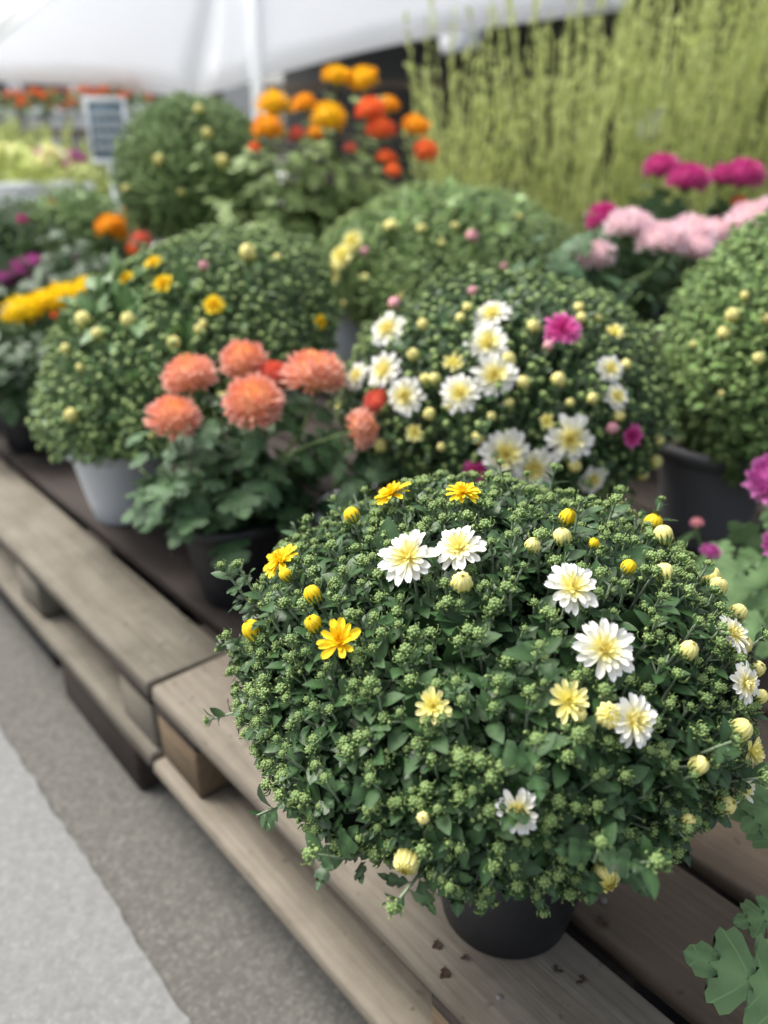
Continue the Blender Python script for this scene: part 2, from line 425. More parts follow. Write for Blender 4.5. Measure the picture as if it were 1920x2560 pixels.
def crate(x, y, L, label, W=.30, H=.117, z=.002, rz=0.0, group='black plastic crates under the pallets'):
    r = empty('plastic_crate', (x, y, z), rz); tag(r, label, 'crate', group)
    b = Batch(); t = .006
    b.raw(box(0, W, 0, L, 0, .006, .001)); b.raw(box(-.006, W + .006, -.006, 0, H - .014, H, .002)); b.raw(box(-.006, W + .006, L, L + .006, H - .014, H, .002))
    b.raw(box(-.006, 0, 0, L, H - .014, H, .002)); b.raw(box(W, W + .006, 0, L, H - .014, H, .002))
    obj('rim', fixn(b.mesh('rim', M_black, False)), r)
    b = Batch()                                 # ribs and rails leave open slots
    n = max(4, int(L / .032))
    for s in (0, W - t):
        b.raw(box(s, s + t, 0, L, .006, .028, .001)); b.raw(box(s, s + t, 0, L, H * .5 - .006, H * .5 + .006, .001))
        for i in range(n + 1):
            yy = i * (L - .008) / n; b.raw(box(s - .001, s + t + .001, yy, yy + .008, .006, H - .012, .001))
    n = int(W / .032)
    for s in (0, L - t):
        b.raw(box(0, W, s, s + t, .006, .028, .001)); b.raw(box(0, W, s, s + t, H * .5 - .006, H * .5 + .006, .001))
        for i in range(n + 1):
            xx = i * (W - .008) / n; b.raw(box(xx, xx + .008, s - .001, s + t + .001, .006, H - .012, .001))
    obj('slotted_wall', fixn(b.mesh('slotted_wall', M_black, False)), r)
    return r
crate(.355, .48, .24, 'black plastic crate under the near pallet, left of its middle block')
crate(.355, .12, .26, 'black plastic crate under the near pallet, cut by the bottom of the picture')
crate(.355, -.24, .26, 'black plastic crate under the near end of the near pallet')
crate(.335, 1.30, .36, 'black plastic crate under the greyer pallet at the left edge')
crate(.345, 2.30, .3, 'black plastic crate under the far dark pallet')

# ------------------------------------------------------------------ leaf, petal and bud templates
def strip(prof, fold=.2, droop=.25, cup=0.0, cmid=1.0, cedge=0.35):
    """prof: list of (y, halfwidth); length along +y, normal +z"""
    V = []; F = []; c = []
    for (y, w) in prof:
        z = -droop * y * y
        V += [(-w, y, z + fold * w), (0, y, z), (w, y, z + fold * w)]; c += [cedge, cmid, cedge]
    for i in range(len(prof) - 1):
        a = i * 3; F += [(a, a + 1, a + 4, a + 3), (a + 1, a + 2, a + 5, a + 4)]
    return T(V, F, c)
L_small = strip([(0, .02), (.3, .13), (.6, .16), (.85, .09), (1, .01)], .35, .3)
L_oval = strip([(0, .03), (.15, .10), (.4, .25), (.65, .25), (.87, .13), (1, .01)], .3, .32)
def lobed(half, droop=.3, fold=.18, cup=.12, cmid=1.0):
    """half: outline points (y, w) from the stalk to the tip; extra row between rib and rim for curvature"""
    n = len(half); my = []; mx = -1
    for (y, w) in half: mx = max(mx, y); my.append(mx)
    my = [min(v, 1) for v in my]
    V = []; c = []
    def zz(y, w): return -droop * y * y + fold * w - cup * w * w * 3 + .02 * math.sin(13 * y + 5 * w)
    for i, (y, w) in enumerate(half):
        q = .55
        for s in (-1, 1):
            V += [(s * w, y, zz(y, w)), (s * w * q, my[i] * (1 - q) * .5 + y * (1 - (1 - q) * .5), zz(y, w * q))]; c += [.3, 0]
        V.append((0, my[i], zz(my[i], 0) - .01)); c.append(cmid)
    F = []
    for i in range(n - 1):
        a = i * 5; b = a + 5
        F += [(a + 1, b + 1, b, a), (a + 4, b + 4, b + 1, a + 1), (a + 2, b + 2, b + 3, a + 3), (a + 3, b + 3, b + 4, a + 4)]
    return T(V, F, c)
H_lobe = [(0, .02), (.16, .03), (.24, .16), (.36, .30), (.40, .28), (.44, .17), (.55, .30), (.68, .30), (.72, .24), (.71, .14), (.84, .15), (.93, .08), (1, .005)]
H_big = [(0, .015), (.18, .02), (.20, .14), (.24, .27), (.30, .35), (.36, .40), (.42, .36), (.46, .40), (.50, .35), (.46, .20), (.42, .12), (.52, .19), (.60, .33), (.66, .37), (.72, .30), (.77, .32), (.80, .24), (.76, .14), (.72, .09), (.82, .14), (.89, .15), (.92, .10), (.97, .08), (1, .01)]
L_lobe = lobed(H_lobe, .35); L_big = lobed(H_big, .30, .15, .10)
L_big2 = lobed([(y, w * (1 + .12 * math.sin(9 * y))) for y, w in H_big], .55, .05, .25)
L_tiny = strip([(0, .05), (.5, .22), (1, .01)], .2, .2)

def petal(prof, curve=.0, cup=.3, c0=0.0, c1=1.0, ridge=.0, notch=.05):
    V = []; F = []; c = []; n = len(prof)
    for i, (y, w) in enumerate(prof):
        z = curve * y * y
        nt_ = -notch if i == n - 1 else 0
        V += [(-w, y, z + cup * w), (-w * .35, y + (.02 if i == n - 1 else 0), z + ridge * w), (w * .35, y + nt_, z + ridge * w * .4), (w, y, z + cup * w)]
        c += [c0 + (c1 - c0) * y] * 4
    for i in range(n - 1):
        for k in range(3):
            a = i * 4 + k; F.append((a, a + 1, a + 5, a + 4))
    return T(V, F, c)
PP = [(0, .035), (.25, .09), (.55, .145), (.82, .15), (.95, .10), (1.0, .05)]
def pvar(c0, c1, curve, w=1.0, cup=.35): return petal([(y, a * w * 1.12) for y, a in PP], curve, cup, c0, c1, -.15)
RINGS = {  # n, length, elevation, colour base, colour tip, curve, width
    'daisy': [(17, 1.0, 8, .2, 1.0, -.14, 1.0), (14, .82, 18, .1, .82, -.02, .95), (11, .62, 32, .0, .5, .12, .85), (10, .44, 50, .0, .42, .25, .8), (8, .30, 68, .0, .18, .25, .75)],
    'loose': [(12, 1.0, 16, .2, .9, .05, 1.0), (10, .75, 34, .1, .6, .15, .95), (8, .5, 55, .0, .4, .2, .9), (7, .3, 72, .0, .2, .1, .9)],
    'cup': [(12, .95, 52, .1, .85, .35, 1.0), (10, .8, 62, .05, .6, .3, .9), (8, .55, 74, .0, .3, .2, .9)],
}
RT = {k: [pvar(r[3], r[4], r[5], r[6]) for r in v] for k, v in RINGS.items()}
DISC = txf(lathe([(0, .16), (.07, .14), (.12, .06), (.12, -.05), (.05, -.14), (.02, -.2)], 10), cmul=0)
_pm = {}
def flower_parts(kind, mat, loc, normal, R, parent, rnd, label=None, split=True):
    """flower part with (optionally) each petal a sub-part; loc in parent space, scale R metres"""
    fr = zframes(np.asarray(normal, float)[None], np.array([rnd.uniform(0, 6)]))[0]
    el = []
    for ri, (n, ln, ev, c0, c1, cv, w) in enumerate(RINGS[kind]):
        for k in range(n):
            if rnd.random() < .07: continue
            a = 2 * math.pi * (k + .5 * (ri % 2) + rnd.uniform(-.28, .28)) / n
            e = math.radians(ev + rnd.uniform(-9, 9)); s = ln * rnd.uniform(.86, 1.08)
            d = np.array([math.cos(a) * math.cos(e), math.sin(a) * math.cos(e), math.sin(e)])
            up = np.array([-math.cos(a) * math.sin(e), -math.sin(a) * math.sin(e), math.cos(e)])
            tw = rnd.uniform(-.35, .35); side = np.cross(d, up); up = up * math.cos(tw) + side * math.sin(tw)
            M = frames(d, up) * s
            el.append((ri, M * np.array([rnd.uniform(.85, 1.1), 1, 1]), d * .06))
    key = (kind, mat.name, 'd')
    if split:
        if key not in _pm: _pm[key] = tmesh('flower_disc', DISC, mat)
        f = obj('flower', _pm[key], parent, mat4=m4(fr * R, loc))
        for ri, M, o in el:
            k2 = (kind, mat.name, ri)
            if k2 not in _pm: _pm[k2] = tmesh('petal', RT[kind][ri], mat)
            obj('petal', _pm[k2], f, mat4=m4(M, o))
    else:
        b = Batch(); b.raw(DISC)
        for ri, M, o in el: b.add(RT[kind][ri], M[None], o[None], [rnd.random()])
        f = obj('flower', b.mesh('flower', mat), parent, mat4=m4(fr * R, loc))
    if label: f['label'] = label
    return f

# green bud with ridged florets and hooked bracts, stalk along -z, radius 1
def bud_t(nl, nt_, sep, ridge=.13):
    V = []; F = []; c = []
    for i in range(nt_ + 1):
        ph = math.pi * i / nt_
        for k in range(nl):
            a = 2 * math.pi * k / nl
            rr = 1 + (ridge * (1 if k % 2 else -1)) * math.sin(ph)
            dent = .25 * math.exp(-(ph / .45) ** 2)
            V.append((math.cos(a) * math.sin(ph) * rr, math.sin(a) * math.sin(ph) * rr, math.cos(ph) * .82 - dent)); c.append(max(0, math.cos(ph)) * .9 * (1 if k % 2 else .45))
    for i in range(nt_):
        for k in range(nl): F.append((i * nl + k, (i + 1) * nl + k, (i + 1) * nl + (k + 1) % nl, i * nl + (k + 1) % nl))
    t = T(V, F, c)
    for s in range(sep):
        a = 2 * math.pi * (s + .3 * math.sin(s * 5)) / sep; h = .2 * math.sin(s * 3.1)
        P = [(.5, -.75), (1.15, -.55 + h), (1.5, .0 + h), (1.45, .35 + h)]
        w = [.22, .2, .13, .2]
        V = []; F = []
        for (r, z), ww in zip(P, w):  # bracts
            for q in (-1, 1): V.append((math.cos(a) * r - math.sin(a) * ww * q, math.sin(a) * r + math.cos(a) * ww * q, z))
            V.append((math.cos(a) * (r + .12), math.sin(a) * (r + .12), z - .1))
        for i in range(3):
            b = i * 3
            F += [(b, b + 1, b + 4, b + 3), (b + 1, b + 2, b + 5, b + 4), (b + 2, b, b + 3, b + 5)]
        F.append((9, 10, 11))
        t = tjoin(t, T(V, F, np.array([0, 0, 0, .1, .1, .1, .2, .2, .2, .6, .6, .6])))
    return t
def knob_bud(nk=15):
    t = bud_t(8, 4, 6, .02); t.c = t.c * .0 + np.where(np.arange(len(t.V)) >= 40, t.c, .05); t.V[:40] *= .82
    for i in range(nk):
        f = (i + .5) / nk; ph = math.acos(1 - f * 1.25); a = i * 2.4; d = np.array([math.sin(ph) * math.cos(a), math.sin(ph) * math.sin(a), math.cos(ph) * .8])
        M = zframes(d[None], np.zeros(1))[0] * np.array([.21, .21, .26]); V = [(1, 0, 0), (0, 1, 0), (-1, 0, 0), (0, -1, 0), (0, 0, 1), (.62, .62, .62), (-.62, .62, .62), (-.62, -.62, .62), (.62, -.62, .62)]
        F = [(0, 1, 5), (1, 2, 6), (2, 3, 7), (3, 0, 8), (5, 1, 6, 4), (6, 2, 7, 4), (7, 3, 8, 4), (8, 0, 5, 4)]
        t = tjoin(t, txf(T(V, F, [.1, .1, .1, .1, .85, .5, .5, .5, .5]), M, off=d * .68))
    return t
B_hi = knob_bud(); B_mid = bud_t(8, 4, 5, .1); B_lo = bud_t(6, 3, 0, .08)
# half open bloom: onion of incurved petals over a calyx
def onion(n1, rows=5, rad=1.0, hgt=1.15, close=.35, wd=1.15):
    V = []; F = []; c = []
    for ring, (nn, rr, hh, cl) in enumerate(((n1, rad, hgt, close), (n1 - 2, rad * .82, hgt * 1.03, close * .8), (n1 - 5, rad * .55, hgt * .98, close * .6))):
        for k in range(nn):
            a0 = 2 * math.pi * (k + .5 * ring) / nn; wb = math.pi / nn * wd
            b = len(V)
            for i in range(rows + 1):
                t = i / rows; ph = -1.1 + t * (2.85 - cl)
                r = rr * math.cos(ph * .9) * (1 + .05 * ((k * 7) % 3)); z = math.sin(min(ph, 1.45)) * hh
                ww = wb * (.70 + .35 * math.sin(math.pi * t)) * (1 if i < rows else .35)
                for q in (-1, 0, 1):
                    rq = max(.02, r) * (.95 if q else 1.16)
                    V.append((math.cos(a0 + ww * q) * rq, math.sin(a0 + ww * q) * rq, z)); c.append(.25 + .75 * t - .2 * ring - (.0 if q == 0 else .5))
            for i in range(rows):
                for q in range(2): F.append((b + i * 3 + q, b + i * 3 + q + 1, b + i * 3 + q + 4, b + i * 3 + q + 3))
    core = lathe([(.02, .9 * hgt * (1 - close * .35)), (.4, .72), (.62, .2), (.5, -.5), (.1, -.8)], 8, c=.15)
    return tjoin(T(V, F, np.clip(c, 0, 1)), core)
O_hi = onion(11, 6, 1.0, 1.3); O_lo = onion(8, 3); O_open = onion(12, 5, 1.15, 1.1, .85)
def calyx_t(n=9):
    t = lathe([(.2, -1.3), (.75, -1.1), (1.08, -.6), (1.12, -.2)], n)
    for k in range(n):
        a = 2 * math.pi * k / n
        V = [(math.cos(a + q * .3) * 1.07, math.sin(a + q * .3) * 1.11, -.45) for q in (-1, 1)] + [(math.cos(a) * 1.18, math.sin(a) * 1.18, .25 + .2 * ((k * 5) % 3) / 3)]
        t = tjoin(t, T(V, [(0, 1, 2)]))
    return t
CAL = calyx_t()
_bm = {}
def bloom_bud(mat, loc, normal, R, parent, rnd, hi=True, open_=False, label=None):
    t = (O_open if open_ else O_hi) if hi else O_lo
    key = (mat.name, id(t))
    if key not in _bm: _bm[key] = tmesh('flower_bud', t, mat)
    if 'cal' not in _bm: _bm['cal'] = tmesh('calyx', CAL, M_calyx)
    fr = zframes(np.asarray(normal, float)[None], np.array([rnd.uniform(0, 6)]))[0]
    f = obj('flower_bud', _bm[key], parent, mat4=m4(fr * R, loc))
    obj('calyx', _bm['cal'], f)
    if label: f['label'] = label
    return f
# pompom bloom: many strap florets over a dome
FL = petal([(0, .10), (.4, .17), (.8, .18), (1.0, .07)], .3, .6, .2, 1.0, -.2, .0)
def pompom_t(n, flat=.75, seed=1, spread=118):
    r2 = np.random.default_rng(seed); b = Batch()
    i = np.arange(n) + .5; cp = 1 - i / n * (1 - math.cos(math.radians(spread))); ph = np.arccos(cp); a = i * 2.39996 + r2.normal(0, .12, n)
    d = np.stack([np.sin(ph) * np.cos(a), np.sin(ph) * np.sin(a), np.cos(ph)], -1)
    ln = (.25 + .13 * np.sin(ph)) * r2.uniform(.75, 1.2, n)
    base = d * np.array([.72, .72, .80 * flat]) * r2.uniform(.85, 1.04, (n, 1))
    dd = nrm(d * np.array([1, 1, .85]) + r2.normal(0, .16, (n, 3)))
    up = nrm(np.array([0, 0, 1.]) + d * .15 + r2.normal(0, .2, (n, 3)))
    up = np.where((ph < .35)[:, None], nrm(np.stack([-np.cos(a), -np.sin(a), np.full(n, .2)], -1)), up)
    M = frames(dd, up) * ln[:, None, None]
    b.add(FL, M, base, r2.uniform(0, 1, n))
    V, idx, tot, c, tn = b.parts[0]
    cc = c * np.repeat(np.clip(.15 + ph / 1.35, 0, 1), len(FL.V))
    core = lathe([(.01, .7 * flat), (.45, .58 * flat), (.66, .15), (.55, -.2), (.2, -.35), (.05, -.4)], 12)
    return V, idx, tot, cc, tn, core
_pp = {}
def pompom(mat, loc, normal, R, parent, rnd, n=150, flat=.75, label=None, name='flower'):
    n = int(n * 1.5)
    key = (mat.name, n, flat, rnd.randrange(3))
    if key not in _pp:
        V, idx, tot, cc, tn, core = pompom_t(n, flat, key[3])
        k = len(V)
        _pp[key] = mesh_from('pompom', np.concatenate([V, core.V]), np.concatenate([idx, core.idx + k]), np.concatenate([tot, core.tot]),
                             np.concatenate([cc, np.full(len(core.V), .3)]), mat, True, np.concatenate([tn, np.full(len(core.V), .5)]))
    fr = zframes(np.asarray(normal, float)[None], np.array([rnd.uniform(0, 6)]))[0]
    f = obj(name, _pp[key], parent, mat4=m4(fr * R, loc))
    if label: f['label'] = label
    return f

def pot(parent, rb, rt, h, mat, lipped=True):
    lip = .006
    prof = [(0, .004), (rb * .6, .004), (rb * .62, 0), (rb - .004, 0), (rb, .004), (rb + (rt - rb) * .25, h * .25), (rb + (rt - rb) * .8, h * .8), (rt - .002, h - .022), (rt + lip, h - .021), (rt + lip + .001, h - .002), (rt + lip - .002, h), (rt - .001, h - .001), (rt - .006, h - .03), (rb + .0, h * .4)]
    obj('pot', fixn(tmesh('pot', lathe(prof, 48), mat)), parent)
    s = lathe([(0, h - .022), (rt * .5, h - .02), (rt - .005, h - .026)], 24)
    obj('soil', fixn(tmesh('soil', s, M_soil)), parent)

# ------------------------------------------------------------------ the dome shaped potted mums
def hit_dome(px, py, cen, r, h, sh=(0, 0)):
    """nearest point of the dome on the line of sight through a picture point, with its normal"""
    us = lambda v: np.array([v[0], v[1], v[2] - sh[0] * v[0] - sh[1] * v[1]])
    d = ray(px, py); S = np.array([1 / r, 1 / r, 1 / h]); o = us(CAMP - cen) * S; dd = us(d) * S
    A = dd @ dd; B = 2 * o @ dd; C = o @ o - 1; disc = B * B - 4 * A * C
    t = (-B - math.sqrt(disc)) / (2 * A) if disc > 0 else -B / (2 * A)
    p = CAMP + d * t; q = us(p - cen)
    if disc <= 0: q = q / np.linalg.norm(q * S); p = cen + np.array([q[0], q[1], q[2] + sh[0] * q[0] + sh[1] * q[1]])
    n = q * S * S; n = nrm([n[0] - sh[0] * n[2], n[1] - sh[1] * n[2], n[2]])
    return p, n, float(t)

def mum(label, base, off, bz, r, h, cut, n, potp, potm, lod, flowers=(), nparts=0, leafm=None, budr=.0045, ls=1.0, seed=0, group='potted chrysanthemums on the pallets', stray=.012, nleafp=0, budm=None, sh=(0, 0)):
    rnd = random.Random(seed); g = np.random.default_rng(seed)
    leafm = leafm or M_leaf
    root = empty('potted_chrysanthemum', base); tag(root, label, 'potted plant', group)
    base = np.asarray(base, float)
    pot(root, *potp, potm)
    cen = np.array([off[0], off[1], bz]); ph_ = potp[2]
    # shoot tips over the dome
    N0 = int(n / ((1 - cut) / 2)); i = np.arange(N0) + .5
    z = 1 - 2 * i / N0; ok = z > cut; z = z[ok]; a = (i * 2.39996323)[ok] + g.normal(0, .05, len(z))
    q = np.sqrt(1 - z * z); d = np.stack([q * np.cos(a), q * np.sin(a), z], -1); d = nrm(d + g.normal(0, .025, d.shape))
    lump = 1 + .035 * np.sin(d[:, 0] * 7 + seed) * np.cos(d[:, 1] * 6 + 1) + .02 * np.sin(d[:, 2] * 9 + d[:, 0] * 5)
    rad = lump + g.normal(0, .018, len(z)) + (g.random(len(z)) < .05) * g.uniform(0, stray / r * 1.6, len(z))
    low = np.clip((cut + .35 - d[:, 2]) / .4, 0, 1); rad += low * g.normal(0, .025, len(z))
    tip = cen + d * np.array([r, r, h]) * rad[:, None]
    tip[:, 2] += (tip[:, 0] - cen[0]) * sh[0] + (tip[:, 1] - cen[1]) * sh[1]
    nr = d / np.array([r, r, h]); nr[:, :2] -= nr[:, 2:3] * np.array(sh); nr = nrm(nr)
    # drop shoots that a bloom replaces
    fl = []
    for f in flowers:
        kind, mat, px, py, rp = f[:5]
        p, nn, t = hit_dome(px, py, base + cen, r * 1.02, h * 1.03, sh)
        R = rp * K / FPX * depth(p) * (1.1 if kind in RINGS else 1.0)
        fl.append((kind, mat, p - base + nn * R * .25, nn, R, f[5:] if len(f) > 5 else ()))
    keep = np.ones(len(tip), bool)
    for (_, _, p, _, R, _) in fl: keep &= np.linalg.norm(tip - p, axis=1) > R * .75
    tip, nr, d = tip[keep], nr[keep], d[keep]; k = len(tip)
    org = np.array([0, 0, ph_ + .005])
    sdir = nrm(nr * .45 + nrm(tip - org) * .35 + np.array([0, 0, .62]) * np.clip((d[:, 2:3] - cut - .05) / .5, 0, 1) + g.normal(0, .13, (k, 3)))
    L = r * (.42 + .12 * g.random(k))
    p1 = tip - sdir * L[:, None] * .45; p0 = org + (p1 - org) * .35 + g.normal(0, .01, (k, 3))
    # stems: bend from p0 through p1 to tip
    sb = Batch(); sr = .0011 * (budr / .0045) ** .7
    unit = tube_pts([(0, 0, 0), (0, 0, 1)], [1, .8], 4 if lod < 2 else 5, cap=False)
    def seg(A, B, rad_):
        v = B - A; ln = np.linalg.norm(v, axis=1); M = zframes(v, np.zeros(len(v))) * np.stack([np.full(len(v), rad_), np.full(len(v), rad_), ln], -1)[:, None, :]
        sb.add(unit, M, A, g.random(len(A)))
    pm = tip - sdir * L[:, None] * .2 - nr * .0
    seg(p0, p1, sr * 1.3); seg(p1, pm, sr * 1.15); seg(pm, tip - sdir * budr * .6, sr * 1.1)
    # camera facing, for picking the pieces that show largest
    tocam = nrm(CAMP - base - tip); face = np.einsum('ij,ij->i', nr, tocam); dist = np.linalg.norm(CAMP - base - tip, axis=1)
    score = np.where(face > .15, dist * (1 + .2 * (1 - face)), 99)
    order = np.argsort(score)
    # buds
    tl = {0: B_lo, 1: B_mid, 2: B_hi}[lod]; tsm = B_lo if lod < 2 else B_mid
    bs_ = budr * g.uniform(.6, 1.25, k); bn = nrm(sdir + g.normal(0, .15, (k, 3)))
    noB = g.random(k) < .06
    BM = zframes(bn, g.uniform(0, 6, k)) * bs_[:, None, None]
    btint = g.random(k)
    pick = [j for j in order[:nparts] if score[j] < 99 and not noB[j]] if nparts else []
    bm_ = tmesh('bud', tl, budm or M_bud, tint=.5)
    for j in pick: obj('bud', bm_, root, mat4=m4(BM[j], tip[j]))
    rest = np.ones(k, bool); rest[pick] = False; rest &= ~noB
    bb = Batch(); bb.add(tl, BM[rest], tip[rest], btint[rest])
    # side buds on short stalks
    for s in range({0: 1, 1: 2, 2: 2}[lod]):
        sel = g.random(k) < (.16 if lod == 2 else .5); kk = sel.sum()
        a = g.uniform(0, 6.28, k)[sel]; X = zframes(sdir[sel], a)
        A = (tip - sdir * (L * g.uniform(.06, .16, k))[:, None])[sel]
        dv = nrm(X[:, :, 0] * .75 + sdir[sel] * .8); B = A + dv * (budr * g.uniform(1.9, 3.3, kk))[:, None]
        seg(A, B, sr * .75)
        bb.add(tsm, zframes(dv, a) * (budr * g.uniform(.3, .52, kk))[:, None, None], B, g.random(kk))
    tag(obj('buds', bb.mesh('buds', budm or M_bud), root), kind='stuff')
    # leaves in a spiral down each shoot
    lb = Batch(); spec = {2: [(.06, .36, L_small), (.10, .42, L_small), (.14, .60, L_oval), (.20, .75, L_oval), (.26, .85, L_lobe), (.34, .95, L_lobe), (.44, 1.05, L_lobe), (.58, 1.1, L_lobe), (.8, 1.2, L_lobe)],
            1: [(.07, .42, L_small), (.13, .6, L_oval), (.20, .8, L_oval), (.4, .95, L_oval), (.6, 1.1, L_oval), (.85, 1.25, L_lobe)],
            0: [(.08, .55, L_small), (.18, .8, L_oval), (.4, 1.0, L_oval), (.7, 1.3, L_oval)]}[lod]
    cand = []; a0 = g.uniform(0, 6.28, k)
    for li, (dn, sz, tp) in enumerate(spec):
        a = a0 + li * 2.4 + g.normal(0, .3, k); X = zframes(sdir, a)
        P = tip - sdir * (L * dn)[:, None]; outw = X[:, :, 0]
        up_ = 1.2 if li < 2 else (.9 if li < 4 else .55)
        y = nrm(outw + sdir * (up_ + g.uniform(-.25, .35, k))[:, None] + nr * .15 + g.normal(0, .12, (k, 3)))
        M = frames(y, sdir + nr * .5 + np.array([0, 0, .2]) + g.normal(0, .15, (k, 3))) * (.026 * ls * sz * g.uniform(.65, 1.2, k))[:, None, None]
        sel = np.ones(k, bool)
        if nleafp and 2 <= li <= 4:
            top = order[:nleafp // 3]; sel[top] = False
            lm = tmesh('leaf', tp, leafm, tint=.45 + .1 * li)
            for j in top: obj('leaf', lm, root, mat4=m4(M[j], P[j]))
        lb.add(tp, M[sel], P[sel], np.clip(g.normal(.5 - .04 * li, .2, sel.sum()), 0, 1))
    # inner mass of larger leaves, shade inside the dome put into a darker tint
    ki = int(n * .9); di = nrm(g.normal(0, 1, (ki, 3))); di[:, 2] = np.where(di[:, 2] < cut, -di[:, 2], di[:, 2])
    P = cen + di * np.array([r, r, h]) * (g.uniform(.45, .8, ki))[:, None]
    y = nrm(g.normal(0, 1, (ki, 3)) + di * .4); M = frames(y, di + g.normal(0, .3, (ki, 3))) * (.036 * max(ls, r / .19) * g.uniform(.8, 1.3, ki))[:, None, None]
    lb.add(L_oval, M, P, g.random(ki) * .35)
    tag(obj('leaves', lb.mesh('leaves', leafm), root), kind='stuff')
    # blooms
    for (kind, mat, p, nn, R, ex) in fl:
        tc = nrm(CAMP - base - p); nn2 = nrm(nn + .25 * tc + g.normal(0, .12, 3)); lab = ex[0] if ex else None
        if kind == 'bud':
            nn2 = nrm(nn * .6 + np.array([0, 0, .7]) + g.normal(0, .22, 3))
            bloom_bud(mat, p, nn2, R * (.95 if lod == 2 else .82), root, rnd, lod > 0, label=lab)
        elif kind == 'open': bloom_bud(mat, p, nn2, R, root, rnd, lod > 0, True, label=lab)
        elif kind == 'pom': pompom(mat, p, nn2, R, root, rnd, 90, .7, label=lab)
        else: flower_parts(kind, mat, p, nn2, R, root, rnd, lab, split=(lod == 2))
        v = p - nn2 * R * .3; A = v - nrm(nn * .8 + np.array([0, 0, .3])) * r * .35
        seg(A[None], v[None], sr * 1.3)
    tag(obj('stems', sb.mesh('stems', M_stem), root), kind='stuff')
    return root

W_, C_, Y_, P_, G_ = M_white, M_cream, M_yell, M_mag, M_bud
fbase = onplane(1262 / K, 2262 / K, DECK)[0]
front_fl = [('daisy', W_, 885, 1216, 57), ('daisy', W_, 993, 1196, 50), ('daisy', W_, 1232, 1280, 53), ('daisy', W_, 1298, 1410, 58), ('loose', C_, 1222, 1518, 45, 'pale yellow ragged bloom'),
    ('loose', C_, 938, 1527, 36, 'pale yellow half open bloom'), ('daisy', W_, 1360, 1557, 49), ('daisy', W_, 1117, 1745, 43), ('daisy', W_, 1572, 1375, 40), ('daisy', W_, 1598, 1478, 40), ('loose', C_, 1612, 1620, 34), ('loose', W_, 1612, 1708, 34),
    ('daisy', Y_, 850, 1077, 40, 'bright yellow bloom'), ('daisy', Y_, 1000, 1073, 34, 'bright yellow bloom'), ('loose', Y_, 740, 1392, 44, 'bright yellow bloom'), ('daisy', Y_, 612, 1219, 38, 'bright yellow bloom')]
for (x, y, rr) in ((762, 1117, 15), (678, 1287, 17), (680, 1350, 17), (550, 1364, 20), (620, 1245, 13), (1225, 1122, 16), (1430, 1117, 17), (1356, 1228, 14), (1282, 1176, 10)): front_fl.append(('bud', Y_, x, y, rr, 'yellow bud starting to open'))
for (x, y, rr) in ((998, 1262, 21), (1213, 1164, 17), (1150, 1182, 15), (1430, 1160, 18), (1432, 1241, 18), (1533, 1247, 17), (1548, 1270, 17), (1600, 1325, 17), (1595, 1395, 20), (1484, 1406, 18), (1505, 1652, 18), (1562, 1735, 19), (1484, 1770, 13), (1328, 1090, 12), (915, 1765, 13), (1595, 1575, 20), (1250, 1545, 15), (1633, 1445, 15), (1640, 1505, 14)): front_fl.append(('bud', C_, x, y, rr, 'cream bud starting to open'))
for (x, y, rr) in ((1313, 1546, 22), (880, 1857, 22), (1302, 1888, 25)): front_fl.append(('open', C_, x, y, rr, 'pale yellow half open bloom'))
mum('large round mum in a black pot nearest the camera, few white and yellow blooms', fbase, (-.013, .028), .249, .186, .126, -.34, 1280, (.055, .077, .145), M_black, 2, front_fl, 300, budr=.0037, ls=.92, seed=3, stray=.022, nleafp=300)

mbase = np.array([.88, .724, DECK])
mid_fl = [('daisy', W_, x, y, rr) for (x, y, rr) in ((1063, 688, 36), (1055, 750, 43), (1068, 815, 44), (998, 852, 40), (845, 718, 36), (838, 805, 38), (778, 815, 28), (882, 858, 38), (1092, 975, 50), (1150, 1005, 46), (1226, 945, 47), (1313, 800, 28), (1326, 858, 27), (1275, 1030, 30))]
mid_fl += [('daisy', P_, x, y, rr, 'magenta bloom') for (x, y, rr) in ((1210, 718, 36), (1360, 940, 24), (1030, 1015, 28))]
mid_fl += [('loose', C_, x, y, rr, 'pale yellow half open bloom') for (x, y, rr) in ((982, 787, 22), (1323, 724, 20), (900, 932, 20), (1180, 910, 17))] + [('bud', C_, x, y, rr) for (x, y, rr) in ((1152, 708, 14), (915, 704, 13), (895, 768, 14), (1098, 780, 17), (1205, 822, 16), (1130, 828, 15), (1278, 862, 13), (940, 820, 13), (825, 962, 14), (1035, 944, 16), (930, 895, 14), (975, 877, 14), (1335, 898, 13), (1420, 950, 12), (1447, 1012, 16), (1390, 1027, 14), (1240, 1005, 15), (800, 1060, 14), (1250, 668, 12), (1255, 690, 12), (1010, 668, 11), (995, 690, 11), (1350, 790, 12), (720, 885, 14), (920, 820, 12), (1062, 900, 11), (1100, 870, 11), (955, 965, 10), (1290, 690, 9), (1230, 870, 10))]
mid_fl += [('bud', M_dpink, x, y, rr, 'pink bud') for (x, y, rr) in ((1320, 925, 14), (1183, 750, 12), (1022, 632, 11), (855, 660, 14))]
mum('wide mum with many white blooms and magenta spots, right behind the near mum', mbase, (-.014, .016), .283, .23, .165, -.62, 1600, (.07, .095, .165), M_grey, 1, mid_fl, 150, budr=.0040, ls=.95, seed=5, stray=.02)

